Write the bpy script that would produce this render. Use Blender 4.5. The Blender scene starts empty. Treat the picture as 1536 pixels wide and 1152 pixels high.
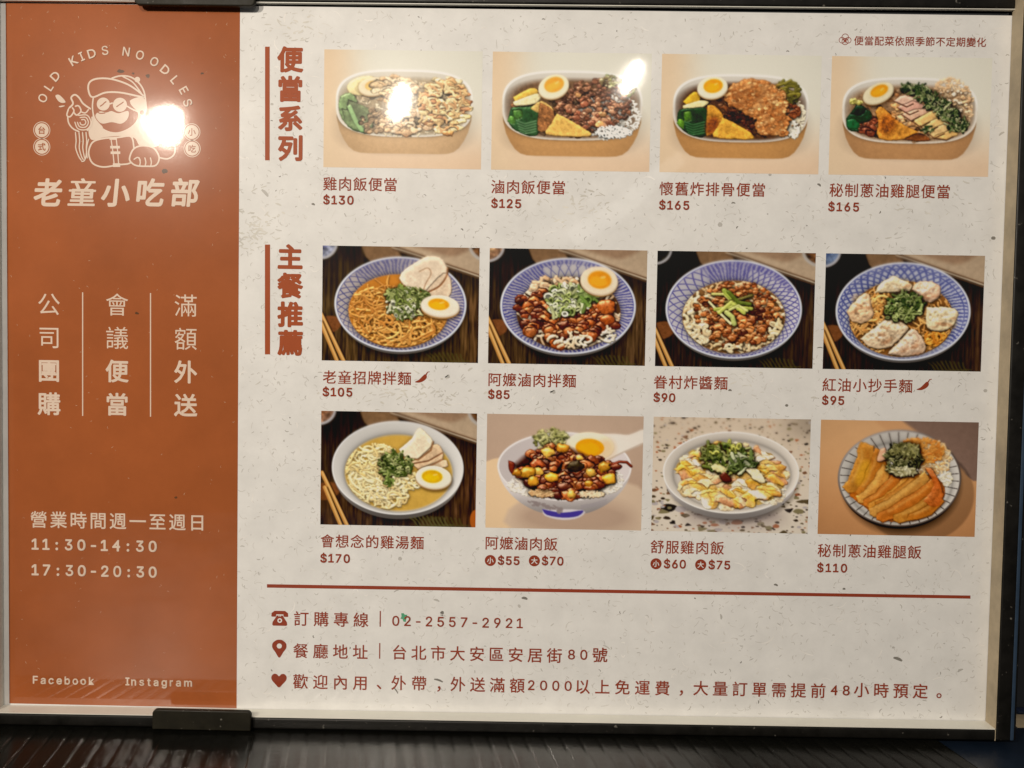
import bpy, math, random
import numpy as np
from mathutils import Matrix, Vector

# ---------------------------------------------------------------- camera, world, lamps, exposure
C = bpy.context.scene
COL = C.collection
U = 0.42 / 1511.0                       # metres per drawing unit (the poster is a little over A3 wide)
VB = 526.4                              # lower edge of the frame, drawing units below the poster's middle
SLOPE = -0.0059                         # the poster sits very slightly turned inside its frame

def W(x, y, d=0.0):
    """poster drawing (x right, y down, d out of the poster) -> world"""
    return Vector((x * U, -d * U, (VB - y) * U))

R3 = [[0.9997890253936872, -0.01685068848036893, 0.011745594922300083],
      [0.017293359121864995, 0.9991025727002868, -0.03866508701594329],
      [-0.011083520768393433, 0.038860050455523334, 0.9991831924356869]]
def m3(v): return Vector((v[0], v[2], -v[1]))
right, down, fwd = (m3(r) for r in R3)
CAM = (14.81059869, -51.92759812, -1335.180543)
cam_d = bpy.data.cameras.new('camera'); cam = bpy.data.objects.new('camera', cam_d); COL.objects.link(cam)
mw = Matrix.Identity(4)
for i in range(3):
    mw[i][0], mw[i][1], mw[i][2] = right[i], -down[i], -fwd[i]
mw.translation = W(CAM[0], CAM[1], -CAM[2])
cam.matrix_world = mw
cam_d.sensor_fit = 'HORIZONTAL'; cam_d.angle = math.radians(60); cam_d.clip_start = 0.005; cam_d.clip_end = 50
C.camera = cam
C.view_settings.view_transform = 'Standard'; C.view_settings.look = 'None'
C.view_settings.gamma = 1; C.view_settings.use_curve_mapping = False; C.view_settings.exposure = 0.0

FPX = 768 / math.tan(math.radians(30))
def ray(px, py):
    v = ((px - 768) / FPX, (py - 576) / FPX, 1)
    return [sum(R3[j][i] * v[j] for j in range(3)) for i in range(3)]
def inv(px, py, d=0.0):
    """where a point seen in the photograph lies on the plane d units in front of the poster"""
    r = ray(px, py); s = (-d - CAM[2]) / r[2]
    return CAM[0] + s * r[0], CAM[1] + s * r[1]

w = bpy.data.worlds.new('World'); C.world = w; w.use_nodes = True
nt = w.node_tree; bg = nt.nodes['Background']
tc = nt.nodes.new('ShaderNodeTexCoord'); sx = nt.nodes.new('ShaderNodeSeparateXYZ'); rp = nt.nodes.new('ShaderNodeValToRGB')
mr = nt.nodes.new('ShaderNodeMapRange'); mr.inputs[1].default_value = -1; mr.inputs[2].default_value = 1
nt.links.new(tc.outputs['Generated'], sx.inputs[0]); nt.links.new(sx.outputs['Z'], mr.inputs[0]); nt.links.new(mr.outputs[0], rp.inputs[0])
cr = rp.color_ramp
cr.elements[0].position = 0.30; cr.elements[0].color = (.05, .055, .06, 1)
cr.elements[1].position = 0.85; cr.elements[1].color = (.90, .84, .75, 1)
e = cr.elements.new(.47); e.color = (.10, .10, .10, 1)
e = cr.elements.new(.56); e.color = (.48, .44, .40, 1)
nt.links.new(rp.outputs[0], bg.inputs[0]); bg.inputs[1].default_value = WORLD_S = 0.33

def lamp(px, py, dist, rw, rh, radiance, col):
    """a lit ceiling lamp behind the photographer, seen mirrored in the lamination at (px, py)"""
    r = Vector(ray(px, py)).normalized()
    x, y = inv(px, py)
    hit = W(x, y, 0)
    d = m3((r[0], r[1], -r[2]))
    pos = hit + d * dist
    l = bpy.data.lights.new('ceiling_lamp', 'AREA'); l.shape = 'ELLIPSE'; l.size = rw * 2; l.size_y = rh * 2
    l.color = col; l.energy = radiance * math.pi * (math.pi * rw * rh)
    o = bpy.data.objects.new('ceiling_lamp', l); COL.objects.link(o)
    o.location = pos
    o.rotation_euler = (W(0, 0) - pos).to_track_quat('-Z', 'Y').to_euler()
    return o
lamp(239, 193, .85, .0126, .0152, 2500, (1, .89, .75))
lamp(594, 152, .80, .0092, .0155, 1760, (1, .89, .76))
lamp(944, 118, .85, .0026, .0150, 950, (1, .89, .76))

def panel(px, py, wpx, hpx, dist, roll, radiance, col):
    """a dim area light added to make a pale streak in the lamination"""
    r = Vector(ray(px, py)).normalized()
    x, y = inv(px, py)
    pos = W(x, y, 0) + m3((r[0], r[1], -r[2])) * dist
    k = (dist + .371) / FPX
    l = bpy.data.lights.new('streak_light', 'AREA'); l.shape = 'RECTANGLE'; l.size = wpx * k; l.size_y = hpx * k
    l.color = col; l.energy = radiance * math.pi * l.size * l.size_y
    o = bpy.data.objects.new('streak_light', l); COL.objects.link(o); o.location = pos
    o.rotation_euler = ((W(x, y) - pos).to_track_quat('-Z', 'Y') @ Matrix.Rotation(roll, 4, 'Z').to_quaternion()).to_euler()
panel(930, 300, 190, 26, .9, .62, 1.5, (1, .95, .86))  # unseen thin strip, added only for the diagonal streak
# ---------------------------------------------------------------- printed dish photographs
# every printed photograph is worked out as numbers here (shapes laid over each other with a
# relief that is shaded once) and becomes the colour attribute of one flat printed sheet
PW, PH = 480, 354

def sstep(a, b, x):
    t = np.clip((x - a) / (b - a), 0, 1)
    return t * t * (3 - 2 * t)

def vnoise(rng, h, w, cell, cell_y=None):
    cy = cell_y or cell
    gh, gw = int(h / cy) + 3, int(w / cell) + 3
    g = rng.random((gh, gw))
    y = np.arange(h) / cy; x = np.arange(w) / cell
    yi = y.astype(int); xi = x.astype(int)
    fy = (y - yi)[:, None]; fx = (x - xi)[None, :]
    fy = fy * fy * (3 - 2 * fy); fx = fx * fx * (3 - 2 * fx)
    a = g[yi][:, xi]; b = g[yi][:, xi + 1]; c = g[yi + 1][:, xi]; d = g[yi + 1][:, xi + 1]
    return (a * (1 - fx) + b * fx) * (1 - fy) + (c * (1 - fx) + d * fx) * fy - 0.5

def blur(a, r):
    r = max(1, int(r))
    for _ in range(2):
        for ax in (0, 1):
            p = np.concatenate([np.repeat(np.take(a, [0], ax), r + 1, ax), a, np.repeat(np.take(a, [-1], ax), r, ax)], ax)
            c = np.cumsum(p, ax)
            n = a.shape[ax]
            a = (np.take(c, range(2 * r + 1, 2 * r + 1 + n), ax) - np.take(c, range(0, n), ax)) / (2 * r + 1)
    return a

class Pic:
    def __init__(s, x0, y0, x1, y1, seed):
        s.rng = np.random.default_rng(seed)
        s.k = PW / (x1 - x0); s.x0, s.y0 = x0, y0
        s.ky = PH / (y1 - y0)
        X, Y = np.meshgrid((np.arange(PW) + .5) / s.k + x0, (np.arange(PH) + .5) / s.ky + y0)
        s.X, s.Y = X, Y
        s.C = np.zeros((PH, PW, 3)); s.Z = np.zeros((PH, PW)); s.F = np.zeros((PH, PW)); s.G = np.zeros((PH, PW))
        s.n1 = sum(vnoise(s.rng, PH, PW, c) * a for c, a in ((40, .5), (18, .3), (8, .25), (4, .2)))
        s.n2 = sum(vnoise(s.rng, PH, PW, c) * a for c, a in ((10, .5), (5, .5), (2.5, .5)))
        s.n4 = sum(vnoise(s.rng, PH, PW, c) * a for c, a in ((16, .7), (8, .6), (4, .2)))
        s.n3 = s.rng.random((PH, PW)) - .5
    def win(s, xa, ya, xb, yb):
        i0 = max(0, int((ya - s.y0) * s.ky) - 3); i1 = min(PH, int((yb - s.y0) * s.ky) + 4)
        j0 = max(0, int((xa - s.x0) * s.k) - 3); j1 = min(PW, int((xb - s.x0) * s.k) + 4)
        if i0 >= i1 or j0 >= j1: return None
        return slice(i0, i1), slice(j0, j1)
    def put(s, w, sd, col, h=0, er=None, zb=0, gloss=0., food=1., soft=2.1, var=0., alpha=1., clip=None, keepz=False):
        # sd: signed distance (inside < 0), zoom units
        a = np.clip(.5 - sd / (2 * soft), 0, 1) * alpha
        if clip is not None: a = a * clip[w]
        c = np.array(col, float)
        if c.ndim == 1: c = c[None, None, :]
        if var: c = c * (1 + var * s.n2[w][..., None] * 2)
        s.C[w] += (c - s.C[w]) * a[..., None]
        s.F[w] += (food - s.F[w]) * a
        s.G[w] += (gloss - s.G[w]) * a
        if not keepz:
            er = er or 1.
            q = np.clip(1 + sd / er, 0, 1)
            z = zb + h * np.sqrt(np.clip(1 - q * q, 0, 1))
            s.Z[w] += (z - s.Z[w]) * (a > .5)
    # ---- shapes
    def ell(s, cx, cy, rx, ry, rot=0., full=None):
        R = max(rx, ry) * 1.15 + 4
        w = s.win(cx - R, cy - R, cx + R, cy + R) if full is None else (slice(0, PH), slice(0, PW))
        if w is None: return None, None
        c, n = math.cos(rot), math.sin(rot)
        dx = s.X[w] - cx; dy = s.Y[w] - cy
        u = (dx * c + dy * n) / rx; v = (-dx * n + dy * c) / ry
        r = np.sqrt(u * u + v * v) + 1e-9
        g = np.sqrt((u / rx) ** 2 + (v / ry) ** 2) / r + 1e-9
        return w, (r - 1) / g
    def sup(s, cx, cy, rx, ry, n=3.):
        w = (slice(0, PH), slice(0, PW))
        u = np.abs(s.X - cx) / rx; v = np.abs(s.Y - cy) / ry
        r = (u ** n + v ** n) ** (1 / n)
        return w, (r - 1) * min(rx, ry)
    def pol(s, pts, jit=0.):
        p = np.array(pts if len(pts) > 12 else spl(list(pts) + [pts[0]], 3)[:-1], float)
        if jit: p = p + s.rng.normal(0, jit, p.shape)
        w = s.win(p[:, 0].min() - 4, p[:, 1].min() - 4, p[:, 0].max() + 4, p[:, 1].max() + 4)
        if w is None: return None, None
        X, Y = s.X[w], s.Y[w]
        d = np.full(X.shape, 1e9); ins = np.zeros(X.shape, bool)
        for i in range(len(p)):
            a, b = p[i], p[(i + 1) % len(p)]
            e = b - a; L = e @ e + 1e-9
            t = np.clip(((X - a[0]) * e[0] + (Y - a[1]) * e[1]) / L, 0, 1)
            d = np.minimum(d, (X - a[0] - t * e[0]) ** 2 + (Y - a[1] - t * e[1]) ** 2)
            cr = ((a[1] > Y) != (b[1] > Y))
            if abs(e[1]) > 1e-9: ins ^= cr & (X < e[0] * (Y - a[1]) / e[1] + a[0])
        d = np.sqrt(d)
        return w, np.where(ins, -d, d)
    def lin(s, pts, r):
        p = np.array(pts, float)
        w = s.win(p[:, 0].min() - r - 3, p[:, 1].min() - r - 3, p[:, 0].max() + r + 3, p[:, 1].max() + r + 3)
        if w is None: return None, None
        X, Y = s.X[w], s.Y[w]
        d = np.full(X.shape, 1e9)
        for a, b in zip(p[:-1], p[1:]):
            e = b - a; L = e @ e + 1e-9
            t = np.clip(((X - a[0]) * e[0] + (Y - a[1]) * e[1]) / L, 0, 1)
            d = np.minimum(d, (X - a[0] - t * e[0]) ** 2 + (Y - a[1] - t * e[1]) ** 2)
        return w, np.sqrt(d) - r
    def P(s, pts, col, **k):
        jit = k.pop('jit', 0.); wob = k.pop('wob', 0.)
        w, sd = s.pol(pts, jit)
        if w is None: return
        if wob: sd = sd + wob * s.n4[w]
        s.put(w, sd, col, **k)
    def E(s, cx, cy, rx, ry, col, rot=0., **k):
        wob = k.pop('wob', 0.)
        w, sd = s.ell(cx, cy, rx, ry, rot)
        if w is None: return
        if wob: sd = sd + wob * s.n4[w]
        s.put(w, sd, col, **k)
    def L(s, pts, r, col, **k):
        w, sd = s.lin(pts, r)
        if w is None: return
        k.setdefault('h', r * .9); k.setdefault('er', r)
        s.put(w, sd, col, **k)
    # ---- grounds
    def grad(s, top, bot, left=None, amount=0.):
        t = sstep(0, 1, (s.Y - s.y0) * s.ky / PH)[..., None]
        s.C[:] = np.array(top) * (1 - t) + np.array(bot) * t
        if left is not None:
            u = (1 - sstep(0, amount, (s.X - s.x0) * s.k / PW))[..., None]
            s.C += (np.array(left) - s.C) * u
        s.C *= 1 + .03 * s.n1[..., None]
    def wood(s, base=(62, 44, 28), warm=(92, 62, 36)):
        a = math.radians(8)
        st = vnoise(s.rng, PH, PW, 3.5, 60) + .7 * vnoise(s.rng, PH, PW, 7, 120) + .5 * vnoise(s.rng, PH, PW, 1.6, 18)
        c = np.array(base)[None, None] * (1 + .75 * st[..., None])
        u = (s.X - s.x0) * s.k / PW; v = (s.Y - s.y0) * s.ky / PH
        warmth = (sstep(.75, 1., u) * sstep(.2, .5, v) * .9 + .5 * sstep(.55, 1, v) * (1 - sstep(.1, .45, u)))[..., None]
        s.C[:] = c + (np.array(warm) * (1 + .8 * st[..., None]) - c) * warmth
        s.C *= (.55 + .45 * sstep(-.1, .5, v))[..., None]
    def table_props(s, x0, y0, bowl=(150, 150, 165), dark=.0, food=None, right=True):
        # board edge, linen tray, neighbours' bowls, spoon and chopsticks round the main bowl (relative to the crop corner)
        s.P([(x0 + 260, y0 - 10), (x0 + 460, y0 - 10), (x0 + 540, y0 + 110), (x0 + 330, y0 + 110)], (128, 98, 70), food=0, var=.12, soft=4)
        s.P([(x0 + 440, y0 - 20), (x0 + 1090, y0 - 20), (x0 + 1090, y0 + 195), (x0 + 880, y0 + 128), (x0 + 640, y0 + 45)], (186, 160, 132), food=0, var=.06, soft=3)
        s.P([(x0 + 560, y0 - 20), (x0 + 1000, y0 - 20), (x0 + 900, y0 + 60), (x0 + 760, y0 + 40)], (150, 118, 92), food=0, var=.1, soft=14, alpha=.8)
        for d, c in ((0, (110, 82, 60)), (11, (205, 184, 158)), (24, (96, 70, 50))):
            s.L([(x0 + 470, y0 - 4 + d), (x0 + 640, y0 + 48 + d), (x0 + 880, y0 + 128 + d), (x0 + 1090, y0 + 196 + d)], 4.5, c, food=0, keepz=True)
        s.E(x0 - 15, y0 - 10, 118, 108, (196, 190, 190), food=0)
        s.E(x0 - 18, y0 - 16, 106, 98, food and food[0] or bowl, food=0, var=.5)
        s.E(x0 - 25, y0 - 24, 70, 62, food and food[1] or (120, 120, 150), food=0, var=.8)
        if right:
            s.E(x0 + 1110, y0 - 20, 125, 115, (190, 180, 170), food=0)
            s.E(x0 + 1116, y0 - 26, 112, 102, (104, 70, 44), food=0, var=.9)
        s.E(x0 + 40, y0 + 545, 95, 60, (120, 74, 44), rot=-.25, food=0, var=.12, soft=4)
    def chopsticks(s, x0, y0, off=0.):
        for a, b, r in (((-30, 420), (155, 800), 13), ((-10, 520), (110, 800), 13)):
            p = [(x0 + a[0] + off, y0 + a[1]), (x0 + b[0] + off, y0 + b[1])]
            s.L([(q[0] + 12, q[1] + 8) for q in p], r, (30, 20, 12), food=0, keepz=True, soft=5, alpha=.7)
            s.L(p, r, (206, 146, 78), food=0, keepz=True)
            s.L([(q[0] + 3, q[1] - 3) for q in p], r * .35, (232, 184, 118), food=0, keepz=True, soft=3)
    def fern(s, cx, cy, col=(92, 84, 48)):
        for i in range(9):
            x = cx + i * 26; 
            s.L([(x, cy), (x - 22, cy - 34), (x - 50 + i * 3, cy - 66 + 3 * abs(i - 4))], 5, col, food=0, keepz=True, soft=4, alpha=.7)
        s.L([(cx - 20, cy + 6), (cx + 240, cy - 10)], 4, col, food=0, keepz=True, soft=4, alpha=.7)
    # ---- bowls
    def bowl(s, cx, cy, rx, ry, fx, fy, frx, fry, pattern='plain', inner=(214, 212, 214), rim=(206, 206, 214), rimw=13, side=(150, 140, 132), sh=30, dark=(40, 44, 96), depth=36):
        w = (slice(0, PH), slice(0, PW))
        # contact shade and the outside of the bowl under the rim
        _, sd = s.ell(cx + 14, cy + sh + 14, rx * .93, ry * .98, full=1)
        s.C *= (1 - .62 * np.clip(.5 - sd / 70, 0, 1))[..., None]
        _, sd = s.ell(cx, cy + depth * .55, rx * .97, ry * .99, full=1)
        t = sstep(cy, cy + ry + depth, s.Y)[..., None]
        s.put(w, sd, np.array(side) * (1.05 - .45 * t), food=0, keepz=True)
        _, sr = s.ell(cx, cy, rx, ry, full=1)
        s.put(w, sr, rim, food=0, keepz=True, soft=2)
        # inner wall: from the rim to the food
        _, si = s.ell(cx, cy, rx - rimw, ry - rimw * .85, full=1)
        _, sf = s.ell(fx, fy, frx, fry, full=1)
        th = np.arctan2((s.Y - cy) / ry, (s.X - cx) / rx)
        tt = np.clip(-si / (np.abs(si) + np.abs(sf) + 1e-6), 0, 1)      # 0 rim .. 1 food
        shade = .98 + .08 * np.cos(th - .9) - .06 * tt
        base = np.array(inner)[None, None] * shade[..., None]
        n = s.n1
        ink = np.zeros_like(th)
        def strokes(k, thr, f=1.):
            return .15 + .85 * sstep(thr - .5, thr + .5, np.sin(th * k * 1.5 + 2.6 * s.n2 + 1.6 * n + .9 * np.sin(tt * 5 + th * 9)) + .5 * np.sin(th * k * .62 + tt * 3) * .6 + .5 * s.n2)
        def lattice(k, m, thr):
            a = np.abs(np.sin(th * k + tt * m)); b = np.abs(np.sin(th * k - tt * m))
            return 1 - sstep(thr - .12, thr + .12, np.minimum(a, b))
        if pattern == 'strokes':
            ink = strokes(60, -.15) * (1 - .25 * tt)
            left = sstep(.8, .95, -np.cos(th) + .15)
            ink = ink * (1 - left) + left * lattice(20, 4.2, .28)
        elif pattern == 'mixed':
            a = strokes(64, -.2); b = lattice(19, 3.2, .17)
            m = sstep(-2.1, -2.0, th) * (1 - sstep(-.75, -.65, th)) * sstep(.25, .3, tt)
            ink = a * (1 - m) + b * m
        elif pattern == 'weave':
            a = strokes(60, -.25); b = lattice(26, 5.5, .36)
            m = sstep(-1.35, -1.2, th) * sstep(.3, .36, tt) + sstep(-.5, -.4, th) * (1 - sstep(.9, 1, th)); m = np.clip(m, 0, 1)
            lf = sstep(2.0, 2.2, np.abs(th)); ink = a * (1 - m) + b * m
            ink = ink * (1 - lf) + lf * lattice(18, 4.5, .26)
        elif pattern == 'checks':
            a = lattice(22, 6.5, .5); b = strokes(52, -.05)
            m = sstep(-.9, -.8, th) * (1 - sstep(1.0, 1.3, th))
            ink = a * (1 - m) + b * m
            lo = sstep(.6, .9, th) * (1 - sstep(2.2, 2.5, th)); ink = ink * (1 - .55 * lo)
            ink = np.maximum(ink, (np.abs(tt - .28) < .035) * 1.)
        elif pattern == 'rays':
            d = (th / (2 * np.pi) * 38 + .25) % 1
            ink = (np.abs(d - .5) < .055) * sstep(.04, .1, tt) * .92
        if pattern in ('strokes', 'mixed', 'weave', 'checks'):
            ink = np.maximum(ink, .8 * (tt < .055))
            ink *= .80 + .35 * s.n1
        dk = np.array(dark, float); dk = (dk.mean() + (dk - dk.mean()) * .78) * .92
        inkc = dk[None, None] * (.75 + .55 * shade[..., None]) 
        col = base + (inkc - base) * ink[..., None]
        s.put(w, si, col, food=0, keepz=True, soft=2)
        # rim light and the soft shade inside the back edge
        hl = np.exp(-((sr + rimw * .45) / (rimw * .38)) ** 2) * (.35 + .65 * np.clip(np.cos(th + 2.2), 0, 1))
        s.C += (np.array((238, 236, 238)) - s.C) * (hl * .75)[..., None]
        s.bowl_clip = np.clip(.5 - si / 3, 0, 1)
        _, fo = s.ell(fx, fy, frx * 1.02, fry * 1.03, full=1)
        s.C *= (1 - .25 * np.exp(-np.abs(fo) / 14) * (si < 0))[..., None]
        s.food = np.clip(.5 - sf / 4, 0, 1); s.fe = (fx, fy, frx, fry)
        return w, sf
    def inside(s, n, e=None, rmax=.95, ymin=-2., ymax=2.):
        fx, fy, rx, ry = e or s.fe
        out = []
        while len(out) < n:
            u, v = s.rng.uniform(-1, 1, 2)
            if u * u + v * v < rmax * rmax and ymin < v < ymax: out.append((fx + u * rx, fy + v * ry))
        return out
    # ---- foods
    def noodles(s, n, r, cols, e=None, length=240, curl=.5, zr=(0, 22), gloss=.5, clip=None, rmax=.95, ymin=-2, ymax=2):
        fx, fy, rx, ry = e or s.fe
        pts = s.inside(n, e, rmax, ymin, ymax)
        for i, (x, y) in enumerate(pts):
            a = s.rng.uniform(0, 2 * np.pi); c = s.rng.normal(0, curl)
            p = [(x, y)]
            m = int(length / 12 * s.rng.uniform(.4, 1.2))
            for _ in range(m):
                c = c * .82 + s.rng.normal(0, curl * .5)
                a += c * .5
                x += 12 * math.cos(a); y += 12 * math.sin(a) * .78
                if ((x - fx) / rx) ** 2 + ((y - fy) / ry) ** 2 > rmax ** 2: break
                p.append((x, y))
            if len(p) < 3: continue
            t = s.rng.random()
            col = np.array(cols[0]) * (1 - t) + np.array(cols[1]) * t
            s.L(p, r * s.rng.uniform(.8, 1.15), col, zb=s.rng.uniform(*zr) + 14 * i / n, h=r * 1.3, er=r, gloss=gloss, var=.05, clip=clip)
    def chunks(s, pts, size, cols, gloss=.7, zr=(16, 34), var=.28, hh=.6, flat=.75, clip=None, corners=(4, 8), wob=12):
        pts = sorted(pts, key=lambda q: q[1])
        for x, y in pts:
            z = size * s.rng.uniform(.6, 1.3); m = int(s.rng.integers(*corners)); ph = s.rng.uniform(0, 6)
            p = [(x + z * s.rng.uniform(.75, 1.15) * math.cos(ph + 2 * np.pi * k / m), y + flat * z * s.rng.uniform(.75, 1.15) * math.sin(ph + 2 * np.pi * k / m)) for k in range(m)]
            c = np.array(cols[int(s.rng.integers(len(cols)))], float) * s.rng.uniform(.82, 1.15)
            s.P(p, c, h=z * hh, er=z * .7, zb=s.rng.uniform(*zr), gloss=gloss, var=var, wob=wob, clip=clip)
    def grains(s, pts, r, cols=((225, 218, 205), (196, 186, 170)), gloss=.3, zr=(4, 12)):
        for x, y in pts:
            a = s.rng.uniform(0, np.pi); l = r * 1.4
            c = np.array(cols[0]) + (np.array(cols[1]) - np.array(cols[0])) * s.rng.random()
            s.L([(x - l * math.cos(a), y - l * math.sin(a) * .7), (x + l * math.cos(a), y + l * math.sin(a) * .7)], r * .8, c, zb=s.rng.uniform(*zr), gloss=gloss)
    def scallion(s, pts, r, cols=((96, 132, 44), (150, 172, 84), (205, 214, 160), (58, 92, 30)), zb=40, ring=.6, gloss=.5):
        for x, y in sorted(pts, key=lambda q: q[1] + s.rng.normal(0, 6)):
            c = np.array(cols[int(s.rng.integers(len(cols)))], float) * s.rng.uniform(.72, 1.08); c = c.mean() + (c - c.mean()) * .82
            q = r * s.rng.uniform(.65, 1.35); rot = s.rng.uniform(0, 3.1)
            if s.rng.random() < ring:
                f = s.rng.uniform(.5, .95)
                w, sd = s.ell(x, y, q, q * f, rot)
                if w is None: continue
                s.put(w, sd, c * .55, h=q * .4, er=q * .5, zb=zb, gloss=gloss)
                s.put(w, np.abs(sd + q * .22) - q * .22, c, h=q * .35, er=q * .22, zb=zb + q * .5, gloss=gloss)
            else:
                d = q * 1.3
                s.L([(x - d * math.cos(rot), y - d * math.sin(rot)), (x + d * .2 * math.sin(rot), y), (x + d * math.cos(rot), y + d * math.sin(rot))], q * .38, c, zb=zb, gloss=gloss)
    def egg(s, cx, cy, rx, ry, rot=0., yk=(0, -.05), yr=.55, white=(226, 214, 190), edge=(176, 132, 82), yolk=(226, 140, 26), thick=16):
        # a halved egg: brown stained outside seen below, the cut face with its yolk on top
        s.E(cx + 8, cy + thick + 8, rx * 1.03, ry, (40, 24, 12), rot, food=0, keepz=True, soft=12, alpha=.45)
        s.E(cx, cy + thick * .8, rx, ry, edge, rot, h=26, er=ry * .8, zb=34, gloss=.35, food=.4)
        s.E(cx, cy + thick * .35, rx, ry, np.array(white) * .9, rot, zb=48, gloss=.2, food=.2, keepz=True, soft=3)
        s.E(cx, cy, rx * .985, ry * .97, white, rot, zb=50, h=6, er=10, gloss=.2, food=.35, var=.02)
        c, n = math.cos(rot), math.sin(rot)
        ox, oy = rx * yk[0], ry * yk[1]
        x, y = cx + ox * c - oy * n, cy + ox * n + oy * c
        s.E(x, y, rx * yr * 1.08, ry * yr * 1.1, np.array(yolk) * (1, 1.22, 1.9), rot, food=.2, keepz=True, soft=4, alpha=.75)
        s.E(x, y, rx * yr, ry * yr, yolk, rot, food=.2, keepz=True, soft=3, var=.06)
        s.E(x - rx * .05, y + ry * yr * .2, rx * yr * .75, ry * yr * .6, np.array(yolk) * (1.08, 1.2, 1.3), rot, food=.2, keepz=True, soft=8, alpha=.7, wob=14)
        s.E(x + rx * yr * .3, y - ry * yr * .3, rx * yr * .25, ry * yr * .14, (250, 206, 120), rot - .3, food=0, keepz=True, soft=4, alpha=.7)
    def greens(s, pts, gloss=.6, dark=(26, 62, 30), light=(74, 122, 44)):
        for poly, t in pts:
            c = np.array(dark) * (1 - t) + np.array(light) * t
            s.P(poly, c, h=22, er=24, zb=20, gloss=gloss, var=.3, wob=7)
    # ---- finishing
    def finish(s, light=(-.3, -.5, .8), relief=.42, ao=.60, amb=.5, bl=1., gl=60., post=None):
        Z = s.Z * s.k
        Zs = blur(Z, 1)
        gy, gx = np.gradient(Zs)
        nx, ny, nz = -gx * relief, -gy * relief, np.ones_like(gx)
        l = np.sqrt(nx * nx + ny * ny + nz * nz); nx, ny, nz = nx / l, ny / l, nz / l
        Lv = np.array(light); Lv = Lv / np.linalg.norm(Lv)
        d = np.clip(nx * Lv[0] + ny * Lv[1] + nz * Lv[2], 0, 1)
        occ = np.clip((blur(Z, 5) - Z) / 7, -.35, 1) * .6 + np.clip((blur(Z, 12) - Z) / 14, -.3, 1) * .5
        sh = np.zeros_like(Z)
        for k in range(1, 9):
            dx, dy = int(round(Lv[0] * k * 1.6)), int(round(Lv[1] * k * 1.6))
            zz = np.roll(np.roll(Z, -dy, 0), -dx, 1)
            sh = np.maximum(sh, np.clip((zz - Z - k * 1.5) / 3, 0, 1))
        sh = blur(sh, 1)
        m = (amb + (1.0 - amb) * d / Lv[2] * (1 - .5 * sh)) * np.clip(1 - ao * occ, .3, 1.12)
        m = np.minimum(m, 1.22)
        m = 1 + (m - 1) * s.F
        fine = sum(vnoise(s.rng, PH, PW, c) * a for c, a in ((3, .35), (6, .35), (14, .3)))
        m = m * (1 + .22 * fine * s.F)
        H = Lv + np.array((0, -.25, 1)); H /= np.linalg.norm(H)
        sp = np.clip(nx * H[0] + ny * H[1] + nz * H[2], 0, 1) ** gl * s.G * s.F * (1 - sh)
        C = s.C * m[..., None] + sp[..., None] * np.array((150, 140, 120))
        if post: C = post(s, C)
        far = (1 - sstep(.0, .42, (s.Y - s.y0) * s.ky / PH))[..., None] * .8
        B3 = np.stack([blur(C[..., i], 3) for i in range(3)], -1)
        C = C + (B3 - C) * far
        u_ = (s.X - s.x0) * s.k / PW - .5; v_ = (s.Y - s.y0) * s.ky / PH - .5
        C = C * (1.04 - .30 * (u_ * u_ + v_ * v_) * (.4 + .6 * (s.C.mean() < 130)))[..., None]
        g_ = C.mean(-1, keepdims=True)
        C = g_ + (C - g_) * (1 - .06 * s.F[..., None])
        q_ = np.clip(C / 255, 0, 1); C = 255 * (q_ + .16 * (q_ * q_ * (3 - 2 * q_) - q_))
        C = np.clip(C, 4, 250)
        C = np.clip(C * (1 + .03 * s.n3[..., None]), 3, 252)
        C = np.stack([blur(C[..., i], 1) for i in range(3)], -1) * .7 + C * .3
        return C

def spl(p, n=5):
    out = []
    for i in range(len(p) - 1):
        a, b, c, d = p[max(i - 1, 0)], p[i], p[i + 1], p[min(i + 2, len(p) - 1)]
        for j in range(n):
            t = j / n
            out.append(tuple(.5 * (2 * b[k] + (c[k] - a[k]) * t + (2 * a[k] - 5 * b[k] + 4 * c[k] - d[k]) * t * t + (3 * b[k] - a[k] - 3 * c[k] + d[k]) * t ** 3) for k in (0, 1)))
    return out + [tuple(p[-1])]

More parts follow.
